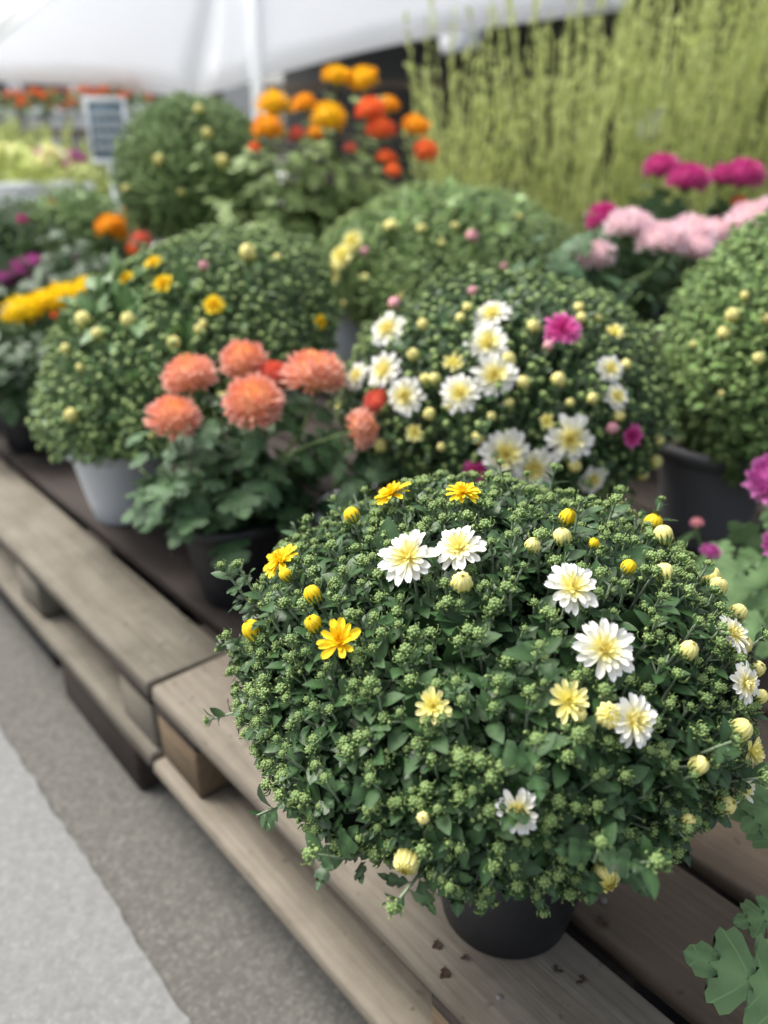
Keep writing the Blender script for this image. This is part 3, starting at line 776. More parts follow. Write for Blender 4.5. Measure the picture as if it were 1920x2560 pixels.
lbase = onplane(318 / K, 1285 / K, DECK)[0]
left_fl = [('daisy', Y_, x, y, rr) for (x, y, rr) in ((355, 617, 21), (463, 663, 21), (688, 697, 15), (275, 605, 17), (333, 572, 18))] + [('bud', C_, x, y, rr) for (x, y, rr) in ((282, 695, 17), (185, 695, 18), (213, 724, 13), (146, 756, 12), (378, 744, 15), (432, 714, 12), (158, 897, 15), (480, 860, 15), (535, 552, 19), (440, 700, 9), (600, 560, 10), (175, 795, 9), (495, 925, 11), (330, 940, 9))] + [('bud', M_dpink, 441, 577, 11)]
mum('broad green mum in a pale grey pot, behind and left of the coral blooms', lbase, (.125, -.055), .288, .258, .178, -.2, 1750, (.055, .085, .15), M_lgrey, 1, left_fl, 150, leafm=M_leafm, budr=.0044, ls=.95, seed=8, sh=(.33, -.03))

b4 = np.array([1.225, 1.548, TIER])
mb_fl = [('bud', C_, x, y, rr) for (x, y, rr) in ((848, 494, 17), (912, 497, 12), (983, 490, 9), (955, 527, 9), (790, 600, 10), (990, 645, 9), (868, 640, 9), (745, 655, 8), (1120, 470, 8))] + [('daisy', C_, 745, 555, 28), ('daisy', C_, 722, 592, 26), ('daisy', C_, 765, 525, 22)] + [('bud', M_dpink, x, y, rr) for (x, y, rr) in ((1020, 514, 15), (1088, 577, 9), (1240, 612, 9), (790, 545, 10))]
mum('very broad light green mum in a pale grey pot, just below the lime shrubs', b4, (.161, -.164), .215, .305, .19, -.5, 2300, (.10, .132, .19), M_lgrey, 0, mb_fl, 0, leafm=M_leaf2, budr=.0048, ls=1.0, seed=11, budm=tint_mat('bud_light_green', (.17, .27, .08), (.28, .38, .13), .55, .08, 300, (.40, .46, .18)))

rb = onplane(1722 / K, 1372 / K, DECK)[0] + np.array([.055, .01, 0])
r_fl = [('bud', C_, x, y, rr) for (x, y, rr) in ((1585, 683, 16), (1565, 722, 14), (1640, 775, 13), (1500, 745, 8), (1610, 640, 10), (1655, 690, 12), (1560, 850, 8))]
mum('tall round light green mum in a dark grey pot, cut by the right edge', rb, (.06, -.07), .315, .20, .215, -.8, 1600, (.065, .095, .18), M_grey, 1, r_fl, 120, leafm=M_leaf2, budr=.0042, ls=.95, seed=13)

b6 = np.array([1.25, 2.36, TIER + .14])
bl_fl = [('bud', C_, x, y, rr) for (x, y, rr) in ((345, 347, 13), (478, 350, 16), (430, 240, 12), (448, 290, 12), (275, 408, 10), (392, 415, 9), (500, 490, 10))]
crate(1.10, 2.20, .32, 'black plastic crate raising the round green mum at the back left', z=TIER + .001, H=.137, group='crates raising the back plants')
mum('round plain green mum standing high at the back left, beside the orange blooms', b6, (.03, .0), .262, .235, .225, -.8, 1700, (.075, .10, .13), M_black, 0, bl_fl, 0, leafm=M_leaf2, budr=.005, ls=1.0, seed=17)

# ------------------------------------------------------------------ tall mums with pompom blooms
def upright(label, base, potp, potm, blooms, z, leafm, nsh, spread, hgt, leafL, seed, stemr=.0022, group='tall potted mums with pompom blooms', big=L_big, nfl=150, extra=0, ztop=None, lowfrac=.15):
    """blooms: (mat, px, py, rpx, depth or None, flat, nfl, label)"""
    rnd = random.Random(seed); g = np.random.default_rng(seed)
    root = empty('potted_chrysanthemum', base); tag(root, label, 'potted plant', group); base = np.asarray(base, float)
    pot(root, *potp, potm); o = np.array([0, 0, potp[2] - .02]); sb = Batch(); L = []
    tips = []
    for b in blooms:
        mat, px, py, rp = b[:4]; zz = b[4] if len(b) > 4 and b[4] else z
        fl = b[5] if len(b) > 5 else .75; p = at(px, py, zz) - base; R = rp * K / FPX * zz
        out = nrm(p - o); tc = nrm(CAMP - base - p)
        n = nrm(np.array([0, 0, .85]) + out * .35 + tc * .32 + g.normal(0, .18, 3))
        if len(b) > 6 and b[6] is not None: n = nrm(np.array(b[6], float))
        pompom(mat, p, n, R, root, rnd, nfl, fl, label=b[7] if len(b) > 7 else None)
        c = lathe([(.05, -.62), (.25, -.45), (.45, -.22), (.5, -.05)], 8); fr = zframes(n[None], np.zeros(1)) * R
        sb.add(c, fr, p[None], [.3]); tips.append((p - n * R * .55, n, 1))
    for s in range(nsh):
        a = g.uniform(0, 6.28); q = math.sqrt(g.random()) * spread; hh = hgt * g.uniform(.45, 1.0) * (1 - .35 * (q / spread) ** 2)
        tips.append((o + np.array([q * math.cos(a), q * math.sin(a), hh]), nrm([math.cos(a) * .5 * q / spread, math.sin(a) * .5 * q / spread, 1]), 0))
    for (t, n, isb) in tips:
        s0 = o + np.array([*(g.normal(0, potp[1] * .3, 2)), 0]); ln = np.linalg.norm(t - s0)
        c1 = s0 + np.array([0, 0, .35 * ln]) + (t - s0) * np.array([.25, .25, .1]); c2 = t - n * ln * .3
        u = np.linspace(0, 1, 10)[:, None]
        P = (1 - u) ** 3 * s0 + 3 * u * (1 - u) ** 2 * c1 + 3 * u * u * (1 - u) * c2 + u ** 3 * t
        sb.raw(tube_pts(P, np.linspace(stemr * 1.3, stemr * .85, 10), 6), g.random())
        m = max(3, int(ln / (leafL * .42))); a = g.uniform(0, 6)
        for j in range(m):
            f = lowfrac + (.93 - lowfrac) * j / (m - 1) if isb else lowfrac + (1 - lowfrac) * j / (m - 1)
            kk = min(8, int(f * 9)); p = P[kk] + (P[kk + 1] - P[kk]) * (f * 9 - kk); dr = nrm(P[kk + 1] - P[kk]); a += 2.4 + g.normal(0, .3)
            X = zframes(dr[None], np.array([a]))[0]; s = leafL * (1.0 - .45 * max(0, f - .55) / .45) * g.uniform(.75, 1.15) * (.75 if f < .2 else 1)
            out = nrm(p * np.array([1, 1, 0]) + 1e-4)
            y = nrm(X[:, 0] + dr * g.uniform(.0, .55) + out * .35 + np.array([0, 0, g.uniform(-.25, .1)]))
            L.append((frames(y, dr + np.array([0, 0, .8]) + g.normal(0, .2, 3)) * s, p, g.random()))
    for e in range(extra):
        a = g.uniform(0, 6.28); p = o + np.array([math.cos(a) * spread * .5, math.sin(a) * spread * .5, g.uniform(0, hgt * .5)])
        y = nrm([math.cos(a), math.sin(a), g.uniform(-.3, .3)]); L.append((frames(y, np.array([0, 0, 1.]) + g.normal(0, .3, 3)) * leafL * g.uniform(.8, 1.15), p, g.random()))
    lm = [tmesh('leaf', b_, leafm, tint=t) for b_ in (big, L_big2 if big is L_big else big) for t in (.2, .6)]
    L.sort(key=lambda e: np.linalg.norm(CAMP - base - e[1]))
    for i, (M, p, tn) in enumerate(L[:300]): obj('leaf', lm[i % len(lm)], root, mat4=m4(M, p))
    if len(L) > 300:
        lb = Batch(); lb.add(big, np.array([e[0] for e in L[300:]]), np.array([e[1] for e in L[300:]]), [e[2] for e in L[300:]])
        tag(obj('leaves', lb.mesh('leaves', leafm), root), kind='stuff')
    tag(obj('stems', sb.mesh('stems', M_stem2), root), kind='stuff')
    return root

cb = onplane(515, 1285, DECK)[0]
upright('leafy mum with coral pompom blooms in a black pot, beside the near mum', cb, (.05, .075, .14), M_black,
    [(M_coral, 410, 817, 57, 1.04), (M_coral, 375, 907, 56, 1.0), (M_coral, 527, 783, 50, 1.09), (M_red, 583, 815, 43, 1.09), (M_coral, 548, 872, 63, 1.0), (M_coral, 678, 815, 68, 1.05), (M_red, 820, 872, 34, 1.03), (M_coral, 778, 927, 42, 1.0, .75, (.5, -.75, .35))],
    1.05, M_leafbig, 16, .13, .20, .072, 21, nfl=190, extra=30, lowfrac=.05)
upright('tall mum with golden and orange pompom blooms standing at the back centre', np.array([1.33, 1.98, TIER]), (.075, .10, .15), M_black,
    [(M_gold, 728, 168, 34, 2.1, .6), (M_gold, 785, 172, 32, 2.1, .6), (M_gold, 590, 230, 38, 2.05), (M_orange, 578, 280, 35, 2.0), (M_orange, 657, 228, 28, 2.15), (M_gold, 710, 256, 38, 2.0), (M_orange, 838, 230, 25, 2.2), (M_orange, 898, 275, 31, 2.15, .6),
     (M_orred, 800, 240, 32, 2.05), (M_orred, 822, 282, 32, 2.05), (M_orred, 920, 328, 27, 2.1), (M_orred, 835, 345, 24, 2.05), (M_orred, 848, 370, 18, 2.0), (M_red, 640, 292, 20, 2.05), (M_red, 757, 322, 15, 2.0), (M_orred, 550, 320, 14, 2.0), (M_orange, 680, 290, 18, 2.1)],
    2.05, M_leaf3, 26, .26, .46, .085, 23, stemr=.003, nfl=110, extra=40, lowfrac=.1)
upright('mum with pale pink pompom blooms between the broad mum and the right mum', np.array([1.35, .98, DECK + .132]), (.07, .09, .16), M_black,
    [(M_pink, 1358, 494, 52, 1.62), (M_pink, 1290, 556, 40, 1.55), (M_pink, 1430, 527, 54, 1.58), (M_pink, 1490, 512, 52, 1.66), (M_pink, 1545, 508, 40, 1.72), (M_pink, 1618, 480, 48, 1.7), (M_pink, 1665, 470, 44, 1.7), (M_pink, 1505, 542, 36, 1.6)],
    1.62, M_leafbig, 18, .17, .22, .085, 27, stemr=.003, nfl=150, extra=10, lowfrac=.1)
upright('mum with magenta pompom blooms rising behind the pale pink ones', np.array([1.62, 1.10, DECK + .132]), (.07, .09, .16), M_black,
    [(M_mag, 1427, 364, 37, 1.9), (M_mag, 1485, 391, 44, 1.85), (M_mag, 1562, 385, 34, 1.9), (M_mag, 1607, 381, 42, 1.88), (M_mag, 1302, 476, 38, 1.75), (M_orred, 1597, 440, 18, 1.9), (M_mag, 1470, 455, 9, 1.9)],
    1.9, M_leafbig, 14, .15, .25, .085, 29, stemr=.003, nfl=150, extra=8)
upright('low mum with a row of golden yellow pompom blooms at the left edge', np.array([.52, 1.80, DECK]), (.06, .085, .15), M_black,
    [(M_sun, 52, 677, 46, 1.85, .7), (M_sun, 98, 662, 44, 1.9, .7), (M_sun, 140, 648, 44, 1.95, .7), (M_sun, 195, 636, 46, 2.0, .7), (M_orred, 122, 688, 16, 1.85), (M_purp, 122, 722, 15, 1.8), (M_dpink, 92, 765, 10, 1.75)],
    1.9, M_leaf, 22, .16, .17, .08, 31, stemr=.003, nfl=130, extra=30, lowfrac=.1)
upright('low mum with purple pompom blooms behind the golden ones at the left edge', np.array([.60, 2.32, DECK]), (.06, .085, .15), M_black,
    [(M_purp, 8, 605, 30, 2.3, .6), (M_purp, 38, 588, 32, 2.35, .6), (M_purp, 75, 574, 32, 2.4, .6), (M_purp, 112, 580, 27, 2.4, .6), (M_purp, 150, 570, 24, 2.45, .6), (M_mag, 48, 475, 12, 2.6)],
    2.4, M_leaf, 20, .17, .20, .08, 33, stemr=.003, nfl=110, extra=30)
upright('dark leafed mum with orange and red blooms left of the round green mum', np.array([.93, 2.45, DECK]), (.06, .085, .15), M_black,
    [(M_orange, 240, 492, 34, 2.5), (M_orange, 285, 457, 20, 2.55), (M_orange, 312, 480, 20, 2.55), (M_orange, 262, 510, 20, 2.5), (M_orred, 292, 545, 22, 2.3), (M_red, 305, 520, 22, 2.3), (M_orange, 112, 440, 13, 2.8), (M_red, 485, 540, 12, 2.2), (M_purp, 500, 538, 14, 2.15)],
    2.5, M_leaf, 30, .28, .30, .09, 35, stemr=.003, nfl=100, extra=40)
# right foreground plant reaching into the frame
rbp = np.array([.97, .145, DECK])
rt = upright('purple mum with broad lobed leaves, cut by the right edge beside the near mum', rbp, (.055, .08, .14), M_black,
    [(M_purp, 1672, 1035, 56, .95, .6, (-.8, -.1, .5)), (M_purp, 1688, 1175, 38, .85, .6, (-.8, -.2, .4)), (M_purp, 1535, 1192, 22, .95, .5, (-.1, -.2, .9)), (M_dpink, 1505, 1130, 14, 1.0)],
    .9, M_leafr, 10, .14, .2, .085, 37, nfl=120)
lt = tmesh('leaf', L_big, M_leafr, tint=.8)
st_ = Batch()
for (x0, y0, x1, y1, z, upv, nn) in ((1730, 2165, 1515, 2070, .52, (-.1, -.3, 1), 1), (1700, 1975, 1598, 1990, .60, (.1, -.2, 1), 1), (1740, 1830, 1600, 1670, .66, (0, -.3, 1), 1), (1700, 1240, 1530, 1265, .92, (.2, -.2, 1), 1), (1700, 1395, 1590, 1345, .85, (.2, -.3, 1), 1), (1690, 1330, 1610, 1210, .88, (-.2, -.3, 1), 1), (1720, 1720, 1612, 1790, .64, (0, -.5, 1), 1)):
    A = at(x0, y0, z) - rbp; B = at(x1, y1, z * .99) - rbp; v = B - A; s = np.linalg.norm(v)
    obj('leaf', lt, rt, mat4=m4(frames(v / s + np.array([0, 0, .04]), nrm(CAMP - rbp - A) + .3 * np.array(upv, float)) * s, A))
    o = np.array([0, 0, .13]); st_.raw(tube_pts([o, (o + A) / 2 + np.array([0, 0, .03]), A], [.003, .0025, .0015], 6))
tag(obj('leaf_stalks', st_.mesh('leaf_stalks', M_stem2), rt), kind='stuff')
# low leafy plant in a pale pot, mostly hidden behind the near mum
upright('low leafy plant without blooms in a pale grey pot, hidden behind the near mum', np.array([.672, .80, DECK]), (.055, .08, .14), M_lgrey, [], 1.2, M_leafbig, 12, .10, .16, .06, 41)
# far left small mums
def farmum(label, px, py, z, R, seed, mat, n=350, hh=.8):
    c = at(px, py, z); b = np.array([c[0], c[1], DECK]); bz = c[2] - DECK
    return mum(label, b, (0, 0), bz, R, R * hh, -.5, n, (.06, .09, max(.06, bz - R * .45)), M_black, 0, [], 0, leafm=mat, budr=.006, ls=1.3, seed=seed, group='mums at the back left')
farmum('low dark green mum at the left edge behind the purple blooms', 40, 530, 2.85, .20, 51, M_leaf)
farmum('green mum with tiny buds behind the orange blooms at the left', 165, 505, 2.9, .20, 52, M_leaf2)
farmum('green mum under the yellow row at the left edge', -40, 790, 2.0, .16, 53, M_leaf)

# ------------------------------------------------------------------ lime green feathery shrubs
def shrub(label, x, y, base, H, spread, n, seed, dens=56, lf=.8):
    root = empty('feathery_shrub', (x, y, base)); tag(root, label, 'shrub', 'lime green feathery shrubs behind the mums'); g = np.random.default_rng(seed)
    pot(root, .09, .12, .2, M_black); sb = Batch(); lb = Batch()
    o = np.array([0, 0, .19])
    for i in range(n):
        a = g.uniform(0, 6.28); q = spread * math.sqrt(g.random()); hh = H * g.uniform(.7, 1.05)
        s0 = o + np.array([g.normal(0, .03), g.normal(0, .03), 0]); t = np.array([q * math.cos(a), q * math.sin(a), hh])
        c = s0 + np.array([t[0] * .65, t[1] * .65, hh * .35]); u = np.linspace(0, 1, 8)[:, None]
        P = (1 - u) ** 2 * s0 + 2 * u * (1 - u) * c + u * u * t + g.normal(0, .004, (8, 3)); sb.raw(tube_pts(P, np.linspace(.0026, .0014, 8), 4, cap=False), g.random())
        k = dens; f = g.uniform(.12, 1, k) * 7; ii = np.minimum(f.astype(int), 6); pp = P[ii] + (P[ii + 1] - P[ii]) * (f - ii)[:, None]
        d = nrm(P[ii + 1] - P[ii]); y_ = nrm(d * 1.3 + g.normal(0, .35, (k, 3)))
        lb.add(L_tiny, frames(y_, g.normal(0, 1, (k, 3))) * (lf * g.uniform(.022, .045, k))[:, None, None] * np.array([.7, 1, 1]), pp, g.random(k))
    tag(obj('leaves', lb.mesh('leaves', M_lime), root), kind='stuff'); tag(obj('stems', sb.mesh('stems', M_lime), root), kind='stuff')
SH = [(1010, 2.9, 1.0), (1190, 2.75, 1.08), (1330, 2.85, 1.12), (1450, 2.65, 1.2), (1570, 2.75, 1.25), (1680, 2.6, 1.3), (960, 3.2, .85), (1250, 3.3, 1.2), (1500, 3.3, 1.35)]
LB = ['feathery lime shrub right of the orange blooms', 'feathery lime shrub above the left of the broad mum', 'feathery lime shrub above the middle of the broad mum', 'feathery lime shrub left of the magenta blooms', 'tall feathery lime shrub above the magenta blooms', 'tall feathery lime shrub at the right edge', 'shorter lime shrub farther back behind the orange blooms', 'lime shrub in the second row above the broad mum', 'lime shrub in the second row above the magenta blooms']
for i, ((px, z, hh), lab) in enumerate(zip(SH, LB)):
    p = at(px, 430, z); shrub(lab, p[0], p[1], .26, hh, .2 if hh < 1 else .27, 40 if i < 6 else 22, 60 + i)
# the long low bench they stand on
def bench(label, px0, z0, px1, z1, top, w, mat):
    a = at(px0, 430, z0); b = at(px1, 430, z1); v = (b - a)[:2]; L = float(np.hypot(*v)); rz = math.atan2(v[1], v[0])
    r = empty('plant_bench', (a[0], a[1], 0), rz); tag(r, label, 'bench')
    n = 5; bw = w / n
    for i in range(n):
        y0 = -w / 2 + i * bw; board('board', r, 0, L, y0, y0 + bw - .012, top - .025, top - .001, mat)
    for x in (.1, L / 2, L - .2):
        for yy in (-w / 2 + .02, w / 2 - .12): board('leg', r, x, x + .1, yy, yy + .09, .002, top - .026, mat)
bench('low dark wooden bench under the lime shrubs', 880, 3.25, 1850, 2.75, .255, 1.1, M_woodd)

# ------------------------------------------------------------------ far background
M_canvas, nt, bs = newmat('canvas_white')
nz = noise(nt, 3, 3, vec=objco(nt)); cc = mixc(nt, nz, (.92, .94, .96), (.95, .96, .98)); nt.links.new(cc, bs.inputs['Base Color']); bs.inputs['Roughness'].default_value = .8
translucent(nt, bs, cc, .8)
def canopy():
    apex = at(520, -420, 5.2); r = empty('market_umbrella', (apex[0], apex[1], .004)); tag(r, 'large white canvas market umbrella on a pale pole, over the stalls at the back left', 'umbrella')
    o = np.array([apex[0], apex[1], .004]); apex = apex - o
    C = [at(-420, 120, 6.0), at(-330, 200, 7.4), at(420, 214, 6.05), at(1360, 20, 5.0), at(1500, -260, 3.6), at(620, -420, 3.2), at(-20, 92, 3.9)]
    C = [c - o for c in C]; names = []
    n = len(C)
    for i in range(n):
        A, B = C[i], C[(i + 1) % n]; V = []; F = []; q = 14; rr = 8
        for j in range(rr + 1):
            t = j / rr
            for k in range(q + 1):
                s = k / q; p = A * (1 - s) + B * s; p = p - np.array([0, 0, 1]) * math.sin(math.pi * s) * (-.05 * np.linalg.norm(B - A)) * t * .5
                p = apex + (p - apex) * t - np.array([0, 0, .04 * math.sin(math.pi * t)]); V.append(p)
        for j in range(rr):
            for k in range(q): a = j * (q + 1) + k; F.append((a, a + 1, a + q + 2, a + q + 1))
        m0 = tmesh('canvas_panel', T(V, F), M_canvas); ob = obj('canvas_panel', m0, r)
        md = ob.modifiers.new('thick', 'SOLIDIFY'); md.thickness = .003
        rib = tube_pts([apex + (A - apex) * t - np.array([0, 0, .04 * math.sin(math.pi * t) + .012]) for t in np.linspace(0.02, .99, 10)], .011, 6)
        obj('rib', tmesh('rib', rib, M_wplas), r)
    obj('pole', tmesh('pole', tube_pts([(0, 0, .05), (0, 0, apex[2] - .02)], .045, 16), M_wplas), r)
    obj('base_plate', fixn(tmesh('base_plate', lathe([(0, .07), (.05, .07), (.06, .05), (.3, .04), (.32, .0), (0, 0)], 24), M_grey)), r)
canopy()
M_wallg = concrete('wall_pale_grey', (.40, .41, .42), (.48, .49, .50), .1)
M_dark = concrete('wall_dark', (.025, .027, .028), (.05, .052, .05), .1)
def wall(label, px0, z0, px1, z1, top, th, mat, cat='wall', name='wall', bottom=.0, parts=()):
    a = at(px0, 430, z0); b = at(px1, 430, z1); v = (b - a)[:2]; L = float(np.hypot(*v)); rz = math.atan2(v[1], v[0])
    r = empty(name, (a[0], a[1], 0), rz); tag(r, label, cat)
    return r, L
def building():
    r, L = wall('pale grey building far behind the white umbrella', -700, 16, 560, 17, 6, .3, None, 'building', 'building')
    obj('wall', fixn(tmesh('wall', box(0, L, 0, .3, .0, 6, .01), M_wallg, False)), r)
    obj('roof', fixn(tmesh('roof', box(-.2, L + .2, -.3, 4, 6.003, 6.2, .01), M_grey, False)), r)
    for i in range(8):
        x = 1.0 + i * (L - 2) / 8
        w = obj('window', fixn(tmesh('window', box(x, x + 1.1, -.03, -.002, 1.6, 3.0, .01), M_wplas, False)), r)
        obj('pane', fixn(tmesh('pane', box(x + .08, x + 1.02, -.045, -.032, 1.68, 2.92, .004), M_glass, False)), w)
    for i in range(6):
        x = .6 + i * (L - 1) / 6
        obj('door' if i == 3 else 'shutter', fixn(tmesh('shutter', box(x, x + .8, -.02, -.0025, .02, 1.2, .01), M_grey, False)), r)
M_glass, nt, bs = newmat('window_glass'); bs.inputs['Base Color'].default_value = (.03, .04, .05, 1); bs.inputs['Roughness'].default_value = .08
building()
def shed():
    r, L = wall('dark open market shed behind the lime shrubs', 480, 8.5, 2300, 6.5, 3, .3, None, 'shed', 'shed')
    obj('back_wall', fixn(tmesh('back_wall', box(0, L, 1.8, 1.9, 0, 2.6, .01), M_dark, False)), r)
    obj('roof', fixn(tmesh('roof', box(-.3, L + .3, -.4, 2.2, 2.603, 2.7, .02), M_dark, False)), r)
    for i in range(7): obj('post', fixn(tmesh('post', box(i * (L - .1) / 6, i * (L - .1) / 6 + .1, -.1, 0, 0, 2.6, .01), M_woodd, False)), r)
    for zt in (.5, 1.0, 1.5):
        obj('shelf', fixn(tmesh('shelf', box(.0, L, .9, 1.4, zt, zt + .04, .01), M_woodm, False)), r)
    return r, L
shed_r, shed_L = shed()
# things on the shed shelves, seen as spots between the shrubs
g_ = np.random.default_rng(77)
cols = [M_wplas, M_lgrey, M_wplas, M_blockw, M_grey]
def smallpot(name, label, loc, rb, rt, h, mat, group, leafm, bloom=None, seed=0, leafr=.10, n=60):
    r = empty(name, loc); tag(r, label, 'potted plant', group); g = np.random.default_rng(seed); rnd = random.Random(seed)
    pot(r, rb, rt, h, mat); b = Batch(); d = nrm(g.normal(0, 1, (n, 3))); d[:, 2] = np.abs(d[:, 2]); P = np.array([0, 0, h]) + d * leafr * g.uniform(.3, 1, (n, 1)) * np.array([1, 1, 1.1])
    b.add(L_oval, frames(d + g.normal(0, .4, (n, 3)), np.array([0, 0, 1.]) + g.normal(0, .4, (n, 3))) * (min(leafr * .5, .06) * g.uniform(.7, 1.2, n))[:, None, None], P, g.random(n))
    tag(obj('leaves', b.mesh('leaves', leafm), r), kind='stuff')
    if bloom:
        for k in range(9):
            dd = nrm([g.normal(), g.normal(), abs(g.normal()) + .5]); pompom(bloom, np.array([0, 0, h]) + dd * leafr * 1.15, dd, leafr * .26, r, rnd, 40, .6)
    return r
shelf_spots = [x for x in [(980, 118, 'white pot on the shed shelf left of the white cap', M_wplas), (1008, 112, 'second white pot beside it on the shed shelf', M_lgrey), (1388, 300, 'white pot between the shrubs above the magenta blooms', M_wplas), (1215, 415, 'small white pot low between the lime shrubs', M_wplas), (1600, 215, 'pale brown pot at the right of the shed', M_blockw)] if x[0] != 1215]
for i, (px, py, lab, mt) in enumerate(shelf_spots):
    z = 7.2 if i < 2 else 3.9; p = at(px, py, z); s = .16 if i < 2 else .09
    if i < 2:
        # stands on the shed roof edge shelf
        pass
    zb = p[2]
    # a plain stand carries it, so it does not float
    stn = empty('plant_stand', (p[0], p[1], .0)); tag(stn, 'slim dark stand under the ' + lab, 'stand', 'plant stands behind the shrubs')
    obj('post', tmesh('post', tube_pts([(0, 0, .03), (0, 0, zb - .02)], .02, 8), M_woodd), stn)
    obj('top', fixn(tmesh('top', lathe([(0, zb - .001), (s, zb - .001), (s, zb - .02), (0, zb - .02)], 16), M_woodd)), stn)
    obj('foot', fixn(tmesh('foot', lathe([(0, .03), (.15, .02), (.16, .001), (0, .001)], 16), M_woodd)), stn)
    smallpot('potted_plant', lab, (p[0], p[1], zb), s * .7, s, s * 1.6, mt, 'pots standing behind the shrubs', M_leaf2, None, 80 + i, s * 1.1, 50)
# dense dark hedge/trees at the far back right
def tree(label, px, z, H, R, seed, mat):
    p = at(px, 400, z); r = empty('tree', (p[0], p[1], 0)); tag(r, label, 'tree', 'trees behind the market shed'); g = np.random.default_rng(seed)
    obj('trunk', tmesh('trunk', tube_pts([(0, 0, 0), (.05, 0, H * .3), (-.03, .05, H * .7)], [.16, .12, .05], 8), M_woodd), r)
    b = Batch(); n = 2600; cl = g.normal(0, .5, (26, 3)) * np.array([R, R, H * .22]) + np.array([0, 0, H * .65]); P = cl[g.integers(0, 26, n)] + g.normal(0, R * .24, (n, 3))
    b.add(L_oval, frames(g.normal(0, 1, (n, 3)), g.normal(0, 1, (n, 3)) + np.array([0, 0, 1.])) * g.uniform(.18, .34, n)[:, None, None], P, g.random(n))
    tag(obj('crown', b.mesh('crown', mat), r), kind='stuff')
for i, (px, z) in enumerate(((760, 14), (1000, 12), (1300, 11.5), (1600, 11), (1950, 10.5))):
    tree(['tree behind the shed, left of the rest', 'tree behind the shed, second from the left', 'tree behind the shed, in the middle', 'tree behind the shed, second from the right', 'tree behind the shed, rightmost'][i], px, z, 5.2, 1.5, 90 + i, M_leaf)
# far left: sales table of orange flowers, lime plants, white pots
def stall():
    a = at(-120, 330, 7.0); b = at(330, 330, 6.4); v = (b - a)[:2]; L = float(np.hypot(*v)); rz = math.atan2(v[1], v[0])
    r = empty('market_table', (a[0], a[1], 0), rz); tag(r, 'long market table of plants under the white umbrella', 'table')
    obj('table_top', fixn(tmesh('table_top', box(0, L, -.4, .4, .98, 1.02, .01), M_woodm, False)), r)
    for x in (.05, L - .13):
        for y in (-.36, .28): obj('leg', fixn(tmesh('leg', box(x, x + .08, y, y + .08, .004, .979, .004), M_woodm, False)), r)
    return a, v / L, L
a_, u_, L_ = stall()
for i in range(9):
    p = a_[:2] + u_ * (.12 + i * (L_ - .24) / 8); nrmv = np.array([-u_[1], u_[0]])
    smallpot('potted_plant', 'orange red flowering plant on the far table, %s' % ['leftmost', 'second from the left', 'third from the left', 'fourth from the left', 'middle one', 'fourth from the right', 'third from the right', 'second from the right', 'rightmost beside the sign'][i], (p[0], p[1], 1.021), .07, .09, .13, M_lgrey, 'orange flowering plants on the far table', M_leaf2, M_orred, 120 + i, .14, 70)
for i, (px, z, hh, lab) in enumerate(((15, 4.8, .82, 'lime feathery shrub at the back left edge, under the orange table flowers'), (95, 5.3, .86, 'lime feathery shrub at the back left, between the edge one and the sign'), (165, 5.0, .74, 'lime feathery shrub at the back left, just left of the sign'), (-60, 5.0, .85, 'lime feathery shrub at the back left, outermost one'), (215, 4.6, .55, 'short lime feathery shrub at the back left, behind the sign'))):
    p = at(px, 430, z); shrub(lab, p[0], p[1], .004, hh + .12, .36, 80, 160 + i, 70, 1.6)
# white sales boxes (bright patch) and the sign board
def whitebox(label, px, py, z, w, h, bl):
    p = at(px, py, z); r = empty('white_planter', (p[0], p[1], .004), .7); tag(r, label, 'planter', 'white planters at the back left')
    obj('shell', fixn(tmesh('shell', box(-w / 2, w / 2, -w / 2, w / 2, 0, h, .01), M_wplas, False)), r)
    obj('rim', fixn(tmesh('rim', box(-w / 2 - .01, w / 2 + .01, -w / 2 - .01, w / 2 + .01, h + .001, h + .03, .005), M_wplas, False)), r)
    rnd = random.Random(5)
    for k in range(12): pompom([bl, M_cream][k % 4 == 0], np.array([rnd.uniform(-w, w) / 2, rnd.uniform(-w, w) / 2, h + .13 + rnd.uniform(-.02, .04)]), np.array([0, -.3, 1.]), .045, r, rnd, 50, .6)
    b = Batch(); g = np.random.default_rng(int(px) + 400); n = 160; P = g.uniform(-w / 2, w / 2, (n, 3)); P[:, 2] = h + .03 + g.uniform(0, .1, n)
    b.add(L_oval, frames(g.normal(0, 1, (n, 3)) + np.array([0, 0, .6]), g.normal(0, .5, (n, 3)) + np.array([0, 0, 1.])) * .09, P, g.random(n)); tag(obj('leaves', b.mesh('leaves', M_lime), r), kind='stuff')
whitebox('white square planter at the left edge of the view', 10, 380, 3.5, .42, .70, M_white)
whitebox('white square planter between the left plants and the sign', 90, 385, 3.9, .34, .68, M_purp)
M_slate = plastic('sign_slate_blue', (.13, .20, .24), .6, .05)
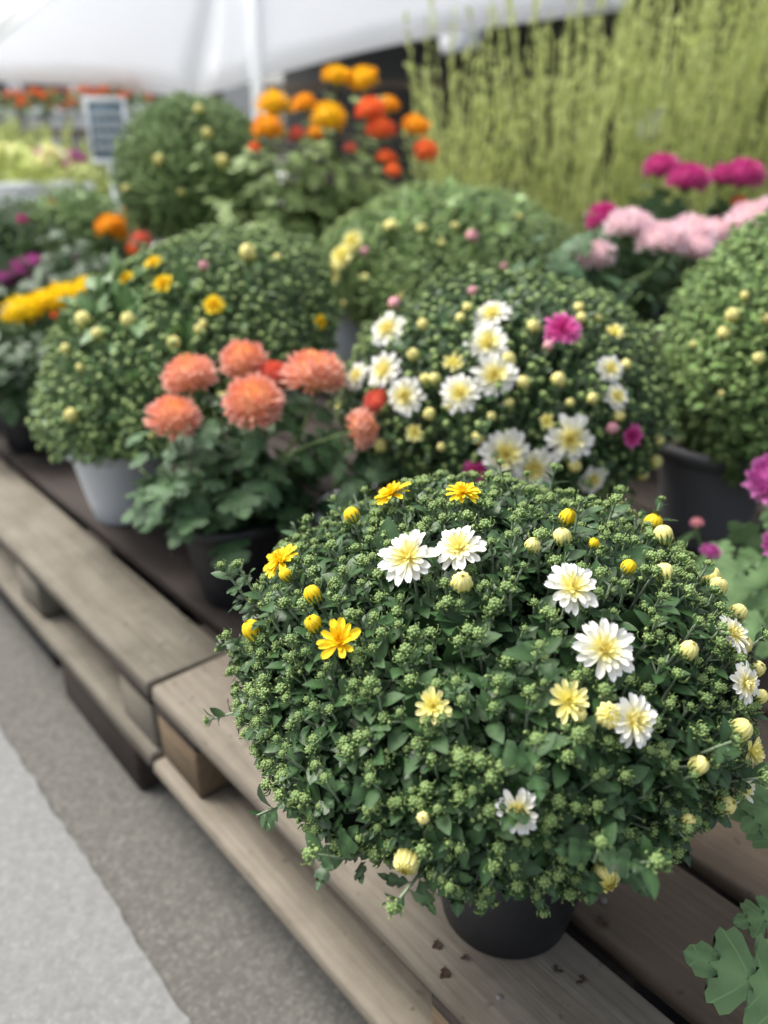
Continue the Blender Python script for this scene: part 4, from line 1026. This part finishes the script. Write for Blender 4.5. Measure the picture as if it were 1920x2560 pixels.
def sign():
    p = at(250, 400, 3.4); top = at(243, 228, 3.4)[2]; bot = p[2]
    v = R_[:2]; rz = math.atan2(v[1], v[0]) + .05; r = empty('sign_board', (p[0], p[1], .004), rz); tag(r, 'white framed slate blue sign with pale rows, left of the round green mum', 'sign')
    w = .135; pb = at(243, 345, 3.4)[2]
    obj('panel', fixn(tmesh('panel', box(-w / 2, w / 2, -.012, .012, pb, top, .003), M_slate, False)), r)
    f = Batch(); f.raw(box(-w / 2 - .015, w / 2 + .015, -.016, .016, top + .001, top + .02, .002)); f.raw(box(-w / 2 - .015, -w / 2 - .001, -.016, .016, pb, top, .002)); f.raw(box(w / 2 + .001, w / 2 + .015, -.016, .016, pb, top, .002)); f.raw(box(-w / 2 - .015, w / 2 + .015, -.016, .016, pb - .02, pb - .001, .002))
    obj('frame', fixn(f.mesh('frame', M_wplas, False)), r)
    hh = top - pb; b = Batch()
    for i in range(4):
        z0 = top - hh * (.2 + .2 * i)
        for k in range(4): b.raw(box(-w / 2 + .015 + k * .037, -w / 2 + .045 + k * .037, -.0145, -.0125, z0 - .012, z0 + .012, .0005))
    obj('pale_rows', fixn(b.mesh('pale_rows', M_lgrey, False)), r)
    obj('post', fixn(tmesh('post', box(-.02, .02, -.01, .01, .0, pb - .021, .002), M_wplas, False)), r)
    obj('foot', fixn(tmesh('foot', box(-w * .6, w * .6, -.12, .12, .0, bot * .0 + .04, .006), M_wplas, False)), r)
sign()
# ------------------------------------------------------------------ crumbs of dry leaf on the near pallet
M_dry = leaf_mat('dry_leaf', (.022, .012, .009), (.05, .028, .018), (.05, .03, .02), .8)
for i, (sx, sy, s, lab) in enumerate(((1385, 2430, .012, 'reddish dry leaf crumb on the near pallet, below the black pot'), (1472, 2452, .013, 'thin dark leaf crumb on the near pallet right of the reddish one'), (1112, 2412, .011, 'brown leaf crumb on the near pallet below left of the black pot'), (1490, 2305, .013, 'dark leaf crumb on the second deck board right of the black pot'), (1172, 2396, .008, 'tiny rust coloured crumb at the foot of the black pot'), (1097, 2345, .01, 'dark crumb on the near pallet left of the black pot'))):
    p, _ = onplane(sx / K, sy / K, DECK + .004); o = obj('dry_leaf', tmesh('dry_leaf', txf(L_lobe, s=(1.1, 1, 2.2)), M_dry), None, mat4=m4(frames(np.array([math.cos(i * 2), math.sin(i * 2), .05]), np.array([.1, 0, 1.])) * s * 1.15, p))
    tag(o, lab, 'dry leaf', 'dry leaf crumbs on the near pallet')

SC.render.engine = 'CYCLES'
